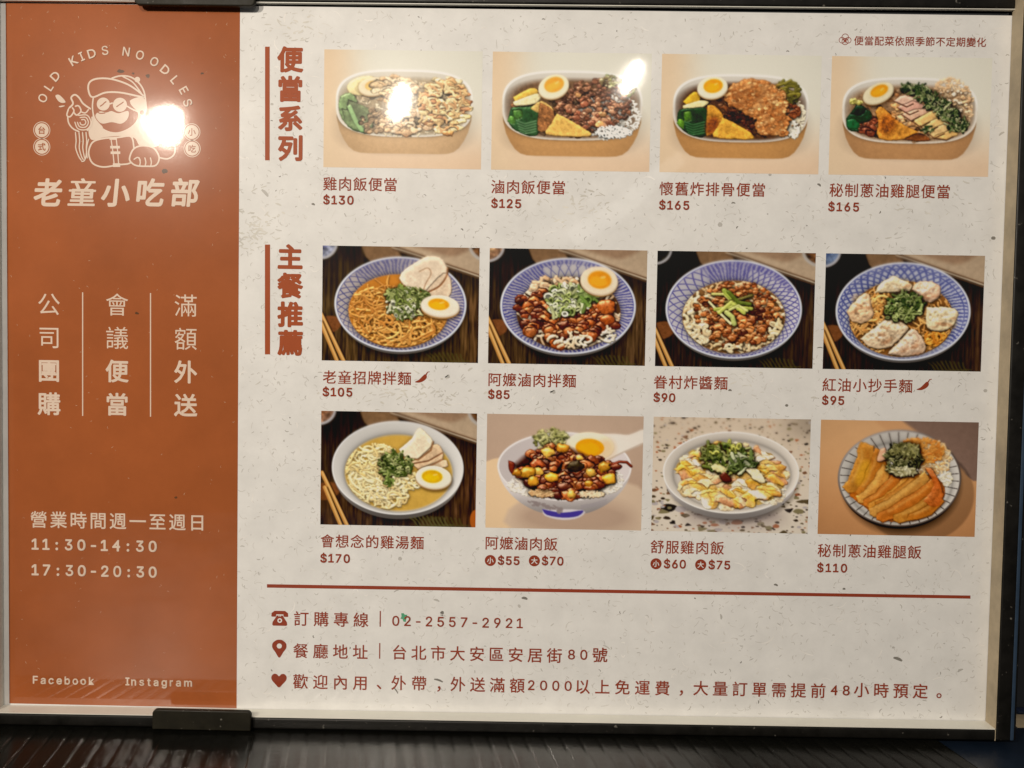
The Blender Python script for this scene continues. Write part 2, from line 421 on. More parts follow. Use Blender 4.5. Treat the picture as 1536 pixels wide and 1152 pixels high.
def bento(seed, corners, cx, cy, rx, ry, wall, body=(206, 154, 100), bed=(176, 150, 116)):
    s = Pic(*corners, seed)
    x0, y0, x1, y1 = corners
    s.grad((214, 205, 186), (221, 188, 156), (220, 190, 156), .36)
    u = (s.X - x0) / (x1 - x0); v = (s.Y - y0) / (y1 - y0)
    s.C += (np.array((216, 208, 190)) - s.C) * (sstep(.10, .45, u) * (1 - sstep(.35, .95, v)) * .95)[..., None]
    w, sd = s.sup(cx, cy + wall * 1.25, rx * .93, ry * .80, 3.)
    s.C *= (1 - .22 * np.clip(.5 - sd / 70, 0, 1))[..., None]
    w, sd = s.sup(cx, cy + wall, rx * .86, ry * .86, 3.2)      # kraft card body: from the rim down to a smaller base
    _, sr = s.sup(cx, cy, rx, ry, 3.)
    body_sd = np.maximum(np.minimum(sd, 1e9), cy - s.Y)
    # hull between the two outlines on the sides
    t = np.clip((s.Y - cy) / (wall + ry), 0, 1)
    bt = cy + ry + wall * .98
    side = [(1.0, 0), (.985, .32), (.94, .56), (.88, .73), (.81, .87), (.73, .955), (.64, .99), (.5, 1.)]
    _, hull = s.pol([(cx + a * rx, cy + b * (bt - cy)) for a, b in side] + [(cx - a * rx, cy + b * (bt - cy)) for a, b in side[::-1]])
    w0, hh = s.pol([(cx + a * rx, cy + b * (bt - cy)) for a, b in side] + [(cx - a * rx, cy + b * (bt - cy)) for a, b in side[::-1]])
    hull = np.full(s.X.shape, 99.); hull[w0] = hh
    sh = 1.0 - .16 * np.abs((s.X - cx) / rx) ** 3 + .10 * sstep(cx - rx, cx, s.X) * 0
    bc = np.array(body)[None, None] * (sh * (1.10 - .20 * sstep(cy, cy + wall + ry, s.Y)) * (1 + .07 * s.n2))[..., None]
    s.put(w, hull, bc, food=0, keepz=True, soft=3)
    s.put(w, sr, (234, 228, 216), food=0, keepz=True, soft=2)
    rimw = 15
    _, si = s.sup(cx, cy - 1, rx - rimw, ry - rimw * .9, 3.)
    q = sstep(cy - ry, cy + ry * .2, s.Y)
    ic = np.array((196, 186, 172))[None, None] * (.86 + .18 * (1 - q) - .12 * sstep(cx + rx * .5, cx + rx, s.X) * 0)[..., None]
    s.put(w, si, ic, food=0, keepz=True, soft=2)
    hl = np.exp(-((sr + rimw * .5) / 6) ** 2) * sstep(cy - ry * .2, cy + ry * .6, s.Y)
    s.C += (np.array((244, 238, 226)) - s.C) * (hl * .7)[..., None]
    under = np.exp(-np.clip(sr, 0, 99) / 9) * (sr > 0) * (s.Y > cy) * (hull < 0)
    s.C *= (1 - .28 * under)[..., None]
    s.clip = np.clip(.5 - si / 3, 0, 1)
    _, sf = s.sup(cx, cy + ry * .10, rx * .93, ry * .85, 2.9)
    s.put(w, sf, np.array(bed)[None, None] * (.82 + .35 * s.n2[..., None]), food=0, keepz=True, soft=16)
    b_ = np.array(bed, float)
    s.chunks(s.inside(190, (cx, cy + ry * .13, rx * .83, ry * .76), 1.), 24, (b_ * .8, b_ * 1.15, b_ * (1.1, .95, .8), b_ * .6), gloss=.5, zr=(0, 9), hh=.5)
    return s

def tofu(s, pts, tip, col=(204, 146, 58), brown=(150, 84, 30), clip=None):
    s.P(pts, col, h=14, er=20, zb=30, gloss=.35, var=.22, wob=6, clip=clip)
    x = sum(p[0] for p in pts) / len(pts); y = sum(p[1] for p in pts) / len(pts)
    s.E(tip[0], tip[1], 60, 36, brown, .6, keepz=True, soft=22, alpha=.8, var=.5, gloss=.4, clip=clip, wob=25)

def dish_chicken_rice_box():
    s = bento(11, (443, 95, 1455, 865), 958, 440, 436, 218, 112, (214, 174, 130))
    c = s.clip
    s.grains([p for p in s.inside(330, (960, 470, 400, 185), 1.)], 7, ((214, 196, 164), (196, 170, 132)))
    s.E(700, 330, 110, 62, (222, 196, 132), -.2, h=20, er=50, zb=18, gloss=.3, var=.15, clip=c)
    s.egg(760, 330, 96, 58, -.15, yolk=(214, 158, 74), white=(226, 204, 166))
    s.greens([([(545, 400), (610, 375), (660, 430), (640, 520), (600, 590), (545, 510)], .5), ([(600, 420), (700, 460), (760, 520), (750, 630), (660, 630), (590, 560)], .05),
              ([(560, 480), (620, 500), (690, 620), (600, 600)], .35)], dark=(70, 84, 52), light=(92, 136, 70))
    s.L([(610, 470), (650, 560), (690, 620)], 15, (108, 150, 88), zb=40, gloss=.5)
    s.chunks(s.inside(60, (760, 560, 90, 80)), 22, ((112, 84, 58), (146, 110, 76)), gloss=.4)
    s.chunks(s.inside(70, (980, 560, 180, 80)), 30, ((204, 160, 118), (186, 138, 96), (222, 188, 150)), gloss=.4, hh=.6)
    s.chunks(s.inside(60, (900, 340, 130, 80)), 34, ((206, 164, 116), (190, 140, 92), (222, 190, 146)), gloss=.4, hh=.5, flat=.6)
    s.chunks(s.inside(150, (1220, 450, 150, 190), .98), 36, ((222, 186, 122), (200, 150, 88), (232, 204, 148), (178, 108, 62), (190, 132, 76)), gloss=.5, hh=.55, flat=.55, wob=12)
    for i in range(40):
        x, y = s.inside(1, (1190, 440, 160, 170))[0]; a = s.rng.normal(.9, .7)
        s.L([(x, y), (x + 26 * math.cos(a), y + 22 * math.sin(a)), (x + 52 * math.cos(a + .3), y + 42 * math.sin(a + .3))], 8, np.array(((226, 196, 136), (206, 160, 100), (186, 126, 74))[i % 3]), zb=36, h=6, gloss=.4, var=.15, clip=c, alpha=.9)
    s.C += (np.array((212, 196, 166)) - s.C) * (.25 * c)[..., None]
    return s.finish()

def dish_braised_pork_box():
    s = bento(12, (55, 78, 1065, 838), 566, 418, 444, 222, 106, bed=(128, 92, 64))
    c = s.clip
    s.grains(s.inside(420, (800, 480, 200, 150), 1.), 6.5, ((236, 230, 218), (214, 204, 188)))
    s.chunks(s.inside(70, (900, 300, 70, 60)), 12, ((120, 124, 70), (168, 160, 110), (88, 84, 46)), gloss=.3)
    s.chunks(s.inside(330, (700, 415, 235, 165), 1.), 18, ((92, 56, 40), (124, 74, 50), (70, 40, 30), (150, 96, 66), (106, 62, 44)), gloss=.8, wob=5)
    s.chunks(s.inside(40, (690, 470, 200, 100)), 24, ((168, 108, 74), (132, 70, 46), (196, 134, 96)), gloss=.7)
    s.chunks(s.inside(60, (800, 260, 60, 40)), 12, ((140, 146, 84), (110, 90, 56), (176, 168, 124)), gloss=.3, zr=(40, 50))
    s.chunks([(740, 535), (600, 350), (760, 470)], 30, ((206, 142, 84),), gloss=.8)
    s.P([(190, 370), (300, 310), (350, 330), (320, 390), (220, 410)], (214, 164, 62), h=14, er=18, zb=20, gloss=.3, var=.12)
    s.P([(190, 400), (330, 345), (370, 360), (330, 410), (210, 425)], (224, 204, 150), h=14, er=18, zb=26, gloss=.3, var=.1)
    s.egg(446, 296, 100, 74, -.35, (.06, -.12), .62, white=(230, 212, 176), yolk=(230, 150, 50))
    s.greens([([(160, 520), (180, 440), (260, 430), (350, 440), (350, 605), (270, 608), (190, 570)], .08), ([(190, 455), (245, 450), (250, 500), (200, 510)], .85), ([(155, 525), (175, 485), (205, 500), (200, 545)], 1.)])
    for k in range(5): s.L([(215 + k * 6, 520 + k * 18), (270, 540 + k * 16), (340, 520 + k * 17)], 5, (66, 100, 62), zb=42, gloss=.5)
    s.chunks(s.inside(22, (395, 500, 46, 60)), 18, ((120, 60, 36), (150, 84, 50)), gloss=.7)
    s.P([(300, 440), (370, 390), (450, 450), (360, 470)], (206, 160, 84), h=12, er=18, zb=26, var=.2, gloss=.3)
    s.P([(360, 400), (450, 455), (440, 560), (350, 580)], (150, 92, 48), h=12, er=18, zb=26, var=.4, gloss=.4)
    s.P([(470, 470), (640, 560), (690, 605), (600, 618), (405, 606), (430, 540)], (214, 160, 74), h=16, er=26, zb=34, var=.16, gloss=.3, wob=6)
    s.grains(s.inside(160, (830, 585, 120, 40)), 6.5, ((240, 236, 228), (222, 214, 202)), zr=(30, 44))
    s.C += (np.array((216, 206, 184)) - s.C) * (.07 * c)[..., None]
    return s.finish()

def dish_fried_cutlet_box():
    s = bento(13, (45, 42, 1085, 808), 566, 388, 440, 218, 106, (204, 148, 90), bed=(96, 60, 38))
    c = s.clip
    s.grains(s.inside(360, (860, 440, 130, 130), 1.), 6.5, ((230, 216, 184), (206, 188, 156)))
    s.chunks(s.inside(60, (560, 470, 110, 90)), 18, ((54, 28, 18), (92, 44, 26), (40, 22, 14)), gloss=.6)
    s.noodles(46, 9, ((122, 110, 40), (70, 66, 28)), (865, 280, 95, 85), 120, .4, (16, 30))
    s.chunks(s.inside(22, (900, 400, 45, 50)), 22, ((96, 46, 24), (130, 66, 36)), gloss=.6)
    cut = [(450, 310), (520, 225), (610, 190), (740, 210), (840, 270), (875, 340), (865, 420), (930, 490), (925, 545), (800, 575), (690, 560), (655, 520), (680, 470), (560, 400), (490, 380)]
    s.P(cut, (178, 112, 58), h=26, er=46, zb=34, gloss=.35, var=.3, wob=26)
    pts = [p for p in s.inside(520, (690, 385, 250, 200), 1.)]
    w, sd = s.pol(cut)
    ok = []
    for x, y in pts:
        i, j = int((y - s.y0) * s.ky) - w[0].start, int((x - s.x0) * s.k) - w[1].start
        if 0 <= i < sd.shape[0] and 0 <= j < sd.shape[1] and sd[i, j] < -8: ok.append((x, y))
    s.chunks(ok, 13, ((192, 124, 68), (172, 104, 52), (204, 144, 86), (152, 86, 40), (210, 158, 100)), gloss=.4, zr=(56, 61), var=.3, wob=9, hh=.4)
    for k in range(70):
        x, y = ok[int(s.rng.integers(len(ok)))]
        s.E(x, y, s.rng.uniform(14, 40), s.rng.uniform(9, 20), ((136, 74, 34), (220, 168, 108), (160, 94, 46))[k % 3], s.rng.uniform(-.8, .2), keepz=True, food=1, soft=12, alpha=.35, gloss=.4, wob=10)
    for a, b in (((640, 330), (770, 250)), ((690, 350), (850, 290)), ((520, 300), (700, 220)), ((660, 440), (860, 360))):
        s.L([a, (a[0] * .6 + b[0] * .4 - 6, a[1] * .6 + b[1] * .4 + 9), b], 4, (120, 66, 34), zb=46, soft=6, alpha=.45)
    s.P([(190, 350), (260, 285), (300, 310), (290, 360), (220, 370)], (206, 156, 40), h=14, er=18, zb=20, gloss=.4, var=.12)
    s.P([(190, 375), (300, 340), (360, 352), (300, 392), (200, 395)], (220, 200, 140), h=14, er=18, zb=26, gloss=.3, var=.1)
    s.egg(380, 254, 100, 70, -.15, (.05, -.1), .6, white=(226, 212, 182), yolk=(226, 146, 18))
    s.greens([([(155, 470), (170, 400), (260, 390), (350, 400), (345, 565), (260, 570), (190, 530)], .0), ([(195, 415), (245, 412), (250, 465), (200, 475)], .8), ([(150, 490), (175, 455), (200, 470), (195, 525)], 1.)], dark=(20, 52, 24), light=(86, 128, 34))
    for k in range(5): s.L([(205 + k * 6, 480 + k * 18), (260, 500 + k * 16), (335, 480 + k * 17)], 5, (50, 88, 50), zb=42, gloss=.5)
    s.P([(350, 370), (400, 375), (455, 440), (440, 510), (350, 570), (345, 460)], (190, 128, 44), h=12, er=18, zb=26, var=.25, gloss=.4)
    s.E(385, 500, 42, 60, (120, 56, 24), .4, keepz=True, soft=16, alpha=.85, var=.5, gloss=.5)
    s.P([(450, 445), (600, 520), (660, 578), (560, 588), (395, 574), (420, 510)], (212, 150, 54), h=16, er=26, zb=34, var=.18, gloss=.35, wob=6)
    s.grains(s.inside(70, (915, 520, 40, 60)), 6.5, ((234, 226, 206), (216, 204, 180)), zr=(20, 30))
    return s.finish()

def dish_scallion_chicken_box():
    s = bento(14, (72, 55, 1095, 825), 580, 402, 430, 212, 106, (198, 146, 98), bed=(176, 134, 96))
    c = s.clip
    s.grains(s.inside(420, (830, 370, 150, 180), 1.), 7, ((222, 190, 148), (190, 146, 104)))
    s.chunks(s.inside(40, (860, 330, 120, 80)), 14, ((206, 160, 116), (222, 196, 166)), gloss=.3)
    s.chunks(s.inside(30, (310, 500, 70, 70)), 26, ((108, 50, 32), (142, 70, 44), (70, 34, 22)), gloss=.7)
    s.greens([([(175, 460), (230, 400), (330, 410), (330, 470), (240, 500), (260, 540), (190, 530)], .25), ([(200, 430), (240, 370), (300, 390), (270, 440)], .0), ([(180, 470), (230, 455), (265, 500), (240, 530), (190, 520)], .75)], dark=(16, 40, 26), light=(34, 104, 54))
    s.chunks(s.inside(16, (235, 350, 40, 20)), 16, ((214, 196, 110), (190, 176, 84)), gloss=.4)
    s.egg(376, 290, 104, 62, -.45, (.1, -.15), .55, white=(214, 198, 162), edge=(150, 106, 60), yolk=(218, 140, 30))
    # sliced chicken fanned over the rice
    s.chunks(s.inside(60, (640, 440, 200, 120)), 30, ((206, 160, 112), (190, 136, 86)), gloss=.4)
    sl = [([(470, 340), (540, 300), (640, 340), (560, 380)], (206, 162, 136)), ([(500, 385), (600, 340), (690, 380), (580, 430)], (196, 142, 120)), ([(530, 430), (640, 385), (700, 410), (590, 470)], (204, 156, 126)),
          ([(600, 470), (730, 400), (770, 440), (650, 510)], (222, 172, 104)), ([(650, 500), (790, 440), (830, 470), (690, 545)], (226, 180, 112)), ([(690, 540), (810, 480), (870, 520), (740, 580)], (220, 176, 116)), ([(730, 575), (840, 520), (900, 545), (820, 590)], (216, 166, 98))]
    for p, col in sl: s.P(p, col, h=18, er=22, zb=34, gloss=.5, var=.1, wob=6, jit=3)
    for p, col in sl: s.L([p[0], p[3], ((p[3][0] + p[2][0]) / 2, (p[3][1] + p[2][1]) / 2)], 4, (120, 70, 44), zb=30, soft=4, alpha=.7)
    s.P([(360, 410), (400, 378), (480, 450), (600, 520), (640, 540), (560, 590), (390, 586), (380, 480)], (196, 126, 46), h=16, er=24, zb=34, var=.24, gloss=.4, wob=7)
    s.E(440, 490, 56, 66, (150, 74, 24), .4, keepz=True, soft=22, alpha=.75, var=.5, gloss=.5)
    s.P([(540, 590), (640, 545), (720, 590), (640, 600)], (120, 66, 32), h=10, er=14, zb=24, var=.3, gloss=.5)
    g = ((40, 66, 26), (92, 112, 50), (142, 150, 84), (28, 46, 20), (176, 172, 116))
    for (x, y, rx, ry, n) in ((600, 260, 80, 42, 60), (680, 300, 80, 42, 60), (750, 360, 80, 46, 70), (820, 420, 80, 50, 70), (890, 490, 74, 50, 70), (700, 520, 36, 20, 14)):
        s.scallion(s.inside(n, (x, y, rx, ry)), 12, g, 62, .35)
    return s.finish()

def noodle_bowl_base(seed, corners, bowl, food, pattern, **k):
    s = Pic(*corners, seed)
    s.wood(*k.pop('wood', ((50, 38, 26), (84, 58, 36))))
    s.table_props(corners[0], corners[1], **k.pop('props', {}))
    s.chopsticks(corners[0], corners[1], k.pop('chop', 0))
    s.fern(corners[0] + 760, corners[3] - 4)
    s.bowl(*bowl, *food, pattern, **k)
    return s

def dish_signature_noodles():
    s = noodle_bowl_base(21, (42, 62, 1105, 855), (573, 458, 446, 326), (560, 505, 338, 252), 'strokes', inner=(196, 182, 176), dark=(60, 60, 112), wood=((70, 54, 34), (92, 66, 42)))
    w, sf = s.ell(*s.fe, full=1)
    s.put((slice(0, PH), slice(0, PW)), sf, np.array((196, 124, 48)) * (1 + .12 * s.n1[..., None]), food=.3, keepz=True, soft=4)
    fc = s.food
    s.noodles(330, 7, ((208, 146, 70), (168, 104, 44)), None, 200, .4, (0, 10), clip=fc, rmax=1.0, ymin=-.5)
    s.noodles(90, 8.5, ((216, 158, 82), (180, 114, 50)), (540, 640, 300, 115), 150, .6, (16, 30), clip=fc)
    s.P([(560, 280), (600, 220), (690, 160), (760, 125), (840, 135), (890, 210), (880, 270), (800, 350), (730, 360), (600, 330)], (222, 196, 166), h=14, er=22, zb=46, gloss=.2, var=.07, wob=6)
    s.P([(745, 365), (770, 330), (860, 240), (905, 265), (920, 330), (905, 400), (830, 410), (760, 390)], (214, 184, 152), h=12, er=16, zb=40, gloss=.2, var=.07, wob=5)
    s.L(spl([(890, 205), (882, 262), (835, 330), (760, 372)]), 6, (162, 106, 66), zb=42, soft=4)
    s.L(spl([(700, 232), (755, 208), (778, 245), (745, 310), (728, 360)]), 3.5, (176, 122, 84), zb=50, soft=5, alpha=.75)
    s.scallion(s.inside(150, (610, 455, 130, 110)), 21, ((126, 140, 62), (176, 178, 112), (206, 202, 160), (92, 104, 44), (214, 204, 158)), 46, .6)
    s.scallion(s.inside(70, (620, 400, 150, 60)), 19, ((116, 130, 50), (96, 110, 44), (150, 156, 80)), 54, .4)
    s.egg(842, 462, 132, 72, .08, (-.08, -.1), .52, white=(232, 214, 188), yolk=(226, 150, 28), thick=26)
    return s.finish(gl=40)

def dish_pork_noodles():
    s = noodle_bowl_base(22, (38, 66, 1105, 850), (575, 452, 458, 326), (580, 500, 352, 248), 'mixed', inner=(206, 196, 192), dark=(52, 52, 122), props=dict(food=((150, 112, 84), (190, 150, 110)), right=False), wood=((56, 42, 28), (90, 66, 44)))
    fc = s.food
    w, sf = s.ell(*s.fe, full=1)
    s.put((slice(0, PH), slice(0, PW)), sf, (96, 62, 36), food=.6, keepz=True, soft=4)
    s.noodles(150, 9, ((226, 206, 176), (190, 150, 112)), None, 200, .5, (0, 12), clip=fc, rmax=1.)
    s.noodles(24, 14, ((224, 196, 160), (190, 140, 96)), (480, 320, 180, 70), 140, .8, (20, 34))
    red = ((126, 54, 24), (156, 76, 34), (94, 38, 18), (176, 96, 48), (74, 30, 16))
    s.chunks(s.inside(46, (360, 450, 140, 100)), 40, red, gloss=1., zr=(26, 40))
    s.chunks(s.inside(46, (450, 600, 180, 80)), 42, red, gloss=1., zr=(26, 40))
    s.chunks(s.inside(60, (720, 560, 190, 110)), 42, red, gloss=1., zr=(26, 40))
    s.chunks([(480, 690), (830, 450), (840, 540), (730, 660), (520, 710)], 58, ((168, 84, 36), (150, 70, 28)), gloss=1., zr=(36, 44))
    s.noodles(26, 9, ((232, 214, 184), (204, 170, 130)), (600, 680, 190, 60), 120, .6, (54, 66))
    s.noodles(14, 9, ((226, 212, 190), (200, 180, 150)), (850, 640, 60, 60), 90, .6, (50, 60))
    g = ((164, 176, 84), (206, 208, 150), (226, 220, 186), (120, 142, 58), (190, 190, 120))
    s.scallion(s.inside(110, (580, 400, 150, 100)), 25, g, 58, .65)
    s.scallion(s.inside(30, (530, 470, 90, 50)), 25, g, 62, .65)
    s.scallion(s.inside(24, (700, 385, 56, 34)), 24, ((110, 140, 50), (146, 168, 80)), 62, .3)
    s.egg(782, 274, 128, 96, .12, (.02, -.04), .6, white=(228, 204, 172), yolk=(222, 140, 36), thick=18)
    return s.finish(gl=36)

def dish_soy_paste_noodles():
    s = noodle_bowl_base(23, (36, 54, 1120, 845), (568, 446, 466, 336), (570, 500, 352, 250), 'weave', inner=(206, 198, 200), dark=(58, 52, 126), props=dict(food=((40, 36, 26), (40, 36, 26))), wood=((44, 33, 24), (70, 50, 34)), chop=-30)
    fc = s.food
    w, sf = s.ell(*s.fe, full=1)
    s.put((slice(0, PH), slice(0, PW)), sf, (150, 104, 60), food=.6, keepz=True, soft=4)
    s.noodles(150, 10, ((224, 200, 158), (190, 152, 104)), None, 200, .5, (0, 12), clip=fc, rmax=1.)
    s.noodles(30, 13, ((226, 206, 166), (196, 160, 112)), (290, 480, 80, 150), 150, .7, (16, 30), clip=fc)
    m = ((146, 78, 36), (172, 98, 50), (118, 58, 26), (190, 116, 64), (100, 48, 22))
    s.chunks(s.inside(330, (600, 480, 300, 225), .98), 21, m, gloss=.75, zr=(20, 40), wob=6)
    s.chunks(s.inside(80, (590, 560, 270, 150), .98), 30, m, gloss=.8, zr=(30, 46), wob=7)
    s.chunks(s.inside(12, (740, 470, 70, 50)), 30, ((86, 40, 22), (70, 34, 18)), gloss=.7, zr=(36, 44))
    s.noodles(40, 11, ((228, 208, 168), (206, 176, 130)), (330, 620, 90, 90), 130, .7, (36, 48), clip=fc)
    s.noodles(24, 10, ((226, 204, 160), (200, 170, 120)), (860, 590, 60, 90), 120, .5, (40, 54), clip=fc)
    s.noodles(14, 10, ((230, 210, 172), (206, 176, 130)), (580, 715, 90, 34), 90, .6, (50, 60))
    for p, r, c in (([(400, 400), (470, 470), (550, 545)], 9, (214, 206, 150)), ([(420, 345), (500, 345), (560, 400)], 10, (176, 170, 92)), ([(500, 320), (560, 380), (600, 440)], 17, (140, 150, 60)), ([(440, 450), (560, 430), (690, 440)], 12, (150, 156, 66)),
                    ([(520, 470), (560, 500), (575, 545)], 18, (168, 172, 96)), ([(510, 400), (600, 380), (690, 350)], 11, (92, 84, 40)), ([(530, 330), (600, 400), (680, 410)], 14, (84, 96, 34)), ([(470, 470), (550, 400), (640, 470)], 14, (178, 180, 84)), ([(540, 450), (600, 420), (660, 455)], 10, (190, 188, 110))):
        s.L(p, r, c, zb=64, gloss=.6, var=.12)
    return s.finish(gl=36)

def dish_wonton_noodles():
    s = noodle_bowl_base(24, (48, 66, 1115, 848), (578, 450, 452, 330), (570, 500, 350, 256), 'checks', inner=(206, 204, 212), dark=(52, 58, 124), props=dict(food=((110, 124, 150), (80, 96, 130)), right=False), wood=((38, 29, 22), (66, 46, 32)))
    fc = s.food
    w, sf = s.ell(*s.fe, full=1)
    s.put((slice(0, PH), slice(0, PW)), sf, (150, 96, 46), food=.6, keepz=True, soft=4)
    s.noodles(260, 7, ((216, 158, 88), (182, 118, 56)), None, 180, .5, (0, 14), clip=fc, rmax=1.)
    s.noodles(44, 10, ((226, 168, 92), (190, 122, 56)), (420, 430, 120, 120), 150, .6, (14, 30))
    s.noodles(36, 10, ((218, 146, 56), (190, 112, 36)), (800, 630, 90, 60), 130, .7, (14, 30), clip=fc)
    def wonton(poly, col=(214, 180, 142), folds=4):
        s.P(poly, col, h=40, er=64, zb=30, gloss=.5, var=.05, wob=10)
        w, sd = s.pol(poly); m = np.clip(-sd / 14, 0, 1)
        s.Z[w] += m * (24 * s.n4[w] + 24 * s.n1[w])
        s.C[w] *= (1 + .16 * m * s.n4[w])[..., None]
        xs = [p[0] for p in poly]; ys = [p[1] for p in poly]; cx, cy = sum(xs) / len(xs), sum(ys) / len(ys)
        for q in range(folds):
            x = cx + s.rng.uniform(-.3, .3) * (max(xs) - min(xs)); y = cy + s.rng.uniform(-.3, .25) * (max(ys) - min(ys))
            s.E(x, y, s.rng.uniform(26, 52), s.rng.uniform(18, 34), np.array(col) * s.rng.uniform(.95, 1.1), s.rng.uniform(-1, 1), keepz=True, gloss=.5, soft=14, wob=9, alpha=.7)
            s.E(x + 14, y + 18, s.rng.uniform(22, 44), s.rng.uniform(7, 15), (166, 108, 70), s.rng.uniform(-.8, .8), keepz=True, soft=9, alpha=.55, wob=8, gloss=.5)
            s.E(x - 10, y - 12, s.rng.uniform(10, 26), s.rng.uniform(5, 9), (240, 222, 196), s.rng.uniform(-.8, .8), keepz=True, soft=7, alpha=.55, gloss=.6)
    wonton([(380, 330), (420, 270), (500, 215), (560, 235), (630, 270), (610, 310), (500, 320)], (220, 192, 150), 3)
    wonton([(630, 300), (660, 255), (740, 245), (815, 270), (825, 330), (780, 380), (700, 370)], (212, 170, 136))
    wonton([(200, 460), (240, 400), (310, 330), (350, 350), (370, 420), (385, 480), (320, 530), (240, 520)], (212, 170, 128))
    wonton([(735, 420), (850, 415), (945, 440), (930, 520), (850, 580), (745, 555)], (222, 194, 150), 5)
    wonton([(300, 640), (380, 570), (470, 500), (560, 520), (620, 560), (560, 640), (470, 700), (360, 690)], (214, 182, 144), 6)
    wonton([(480, 740), (560, 650), (640, 565), (690, 600), (735, 660), (720, 730), (600, 750)], (206, 170, 138), 5)
    s.scallion(s.inside(120, (590, 420, 120, 95)), 20, ((70, 94, 32), (110, 126, 50), (52, 74, 26), (150, 160, 84)), 84, .45)
    s.scallion(s.inside(26, (560, 470, 110, 50)), 18, ((150, 160, 80), (96, 110, 44)), 88, .6)
    return s.finish(gl=34)

def dish_chicken_soup_noodles():
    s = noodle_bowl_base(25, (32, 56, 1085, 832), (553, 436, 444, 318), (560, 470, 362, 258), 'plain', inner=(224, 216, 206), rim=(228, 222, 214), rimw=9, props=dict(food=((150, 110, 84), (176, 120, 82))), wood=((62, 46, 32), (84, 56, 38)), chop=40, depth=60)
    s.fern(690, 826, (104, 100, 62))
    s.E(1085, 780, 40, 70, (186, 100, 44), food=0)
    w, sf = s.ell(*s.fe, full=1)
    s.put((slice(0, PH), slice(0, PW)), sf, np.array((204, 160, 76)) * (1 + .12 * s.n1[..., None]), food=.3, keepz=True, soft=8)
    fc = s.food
    pale = ((232, 212, 160), (204, 172, 108))
    s.noodles(230, 8, pale, (400, 480, 220, 215), 170, .5, (0, 10), clip=fc, rmax=.98)
    s.noodles(90, 9, ((230, 210, 162), (204, 172, 112)), (470, 630, 170, 90), 140, .6, (10, 22), clip=fc)
    s.noodles(40, 9, pale, (620, 520, 110, 80), 150, .7, (14, 26))
    s.P([(560, 310), (640, 240), (690, 165), (740, 190), (790, 250), (770, 310), (690, 370), (600, 360)], (228, 206, 172), h=12, er=18, zb=44, gloss=.2, var=.06, wob=4)
    s.P([(640, 395), (700, 360), (800, 270), (850, 300), (855, 370), (760, 420), (690, 440)], (206, 170, 132), h=12, er=14, zb=36, gloss=.2, var=.08)
    s.P([(690, 440), (860, 375), (890, 400), (880, 425), (760, 445)], (216, 182, 144), h=10, er=12, zb=30, gloss=.2, var=.06)
    s.L([(790, 255), (775, 312), (690, 378), (600, 368)], 6, (156, 108, 70), zb=40, soft=3)
    s.L([(852, 330), (760, 385), (660, 405)], 5, (150, 100, 66), zb=38, soft=3)
    s.L([(855, 372), (760, 425), (690, 442)], 5, (160, 110, 72), zb=38, soft=3)
    s.scallion(s.inside(130, (540, 415, 120, 80)), 18, ((92, 108, 40), (130, 140, 66), (70, 88, 32), (166, 168, 96)), 46, .5)
    s.scallion(s.inside(10, (495, 530, 30, 24)), 18, ((84, 104, 36), (110, 128, 50)), 46, .3)
    s.egg(796, 492, 122, 76, .06, (-.08, -.02), .55, white=(232, 216, 188), yolk=(214, 160, 22), thick=20)
    return s.finish(gl=40)

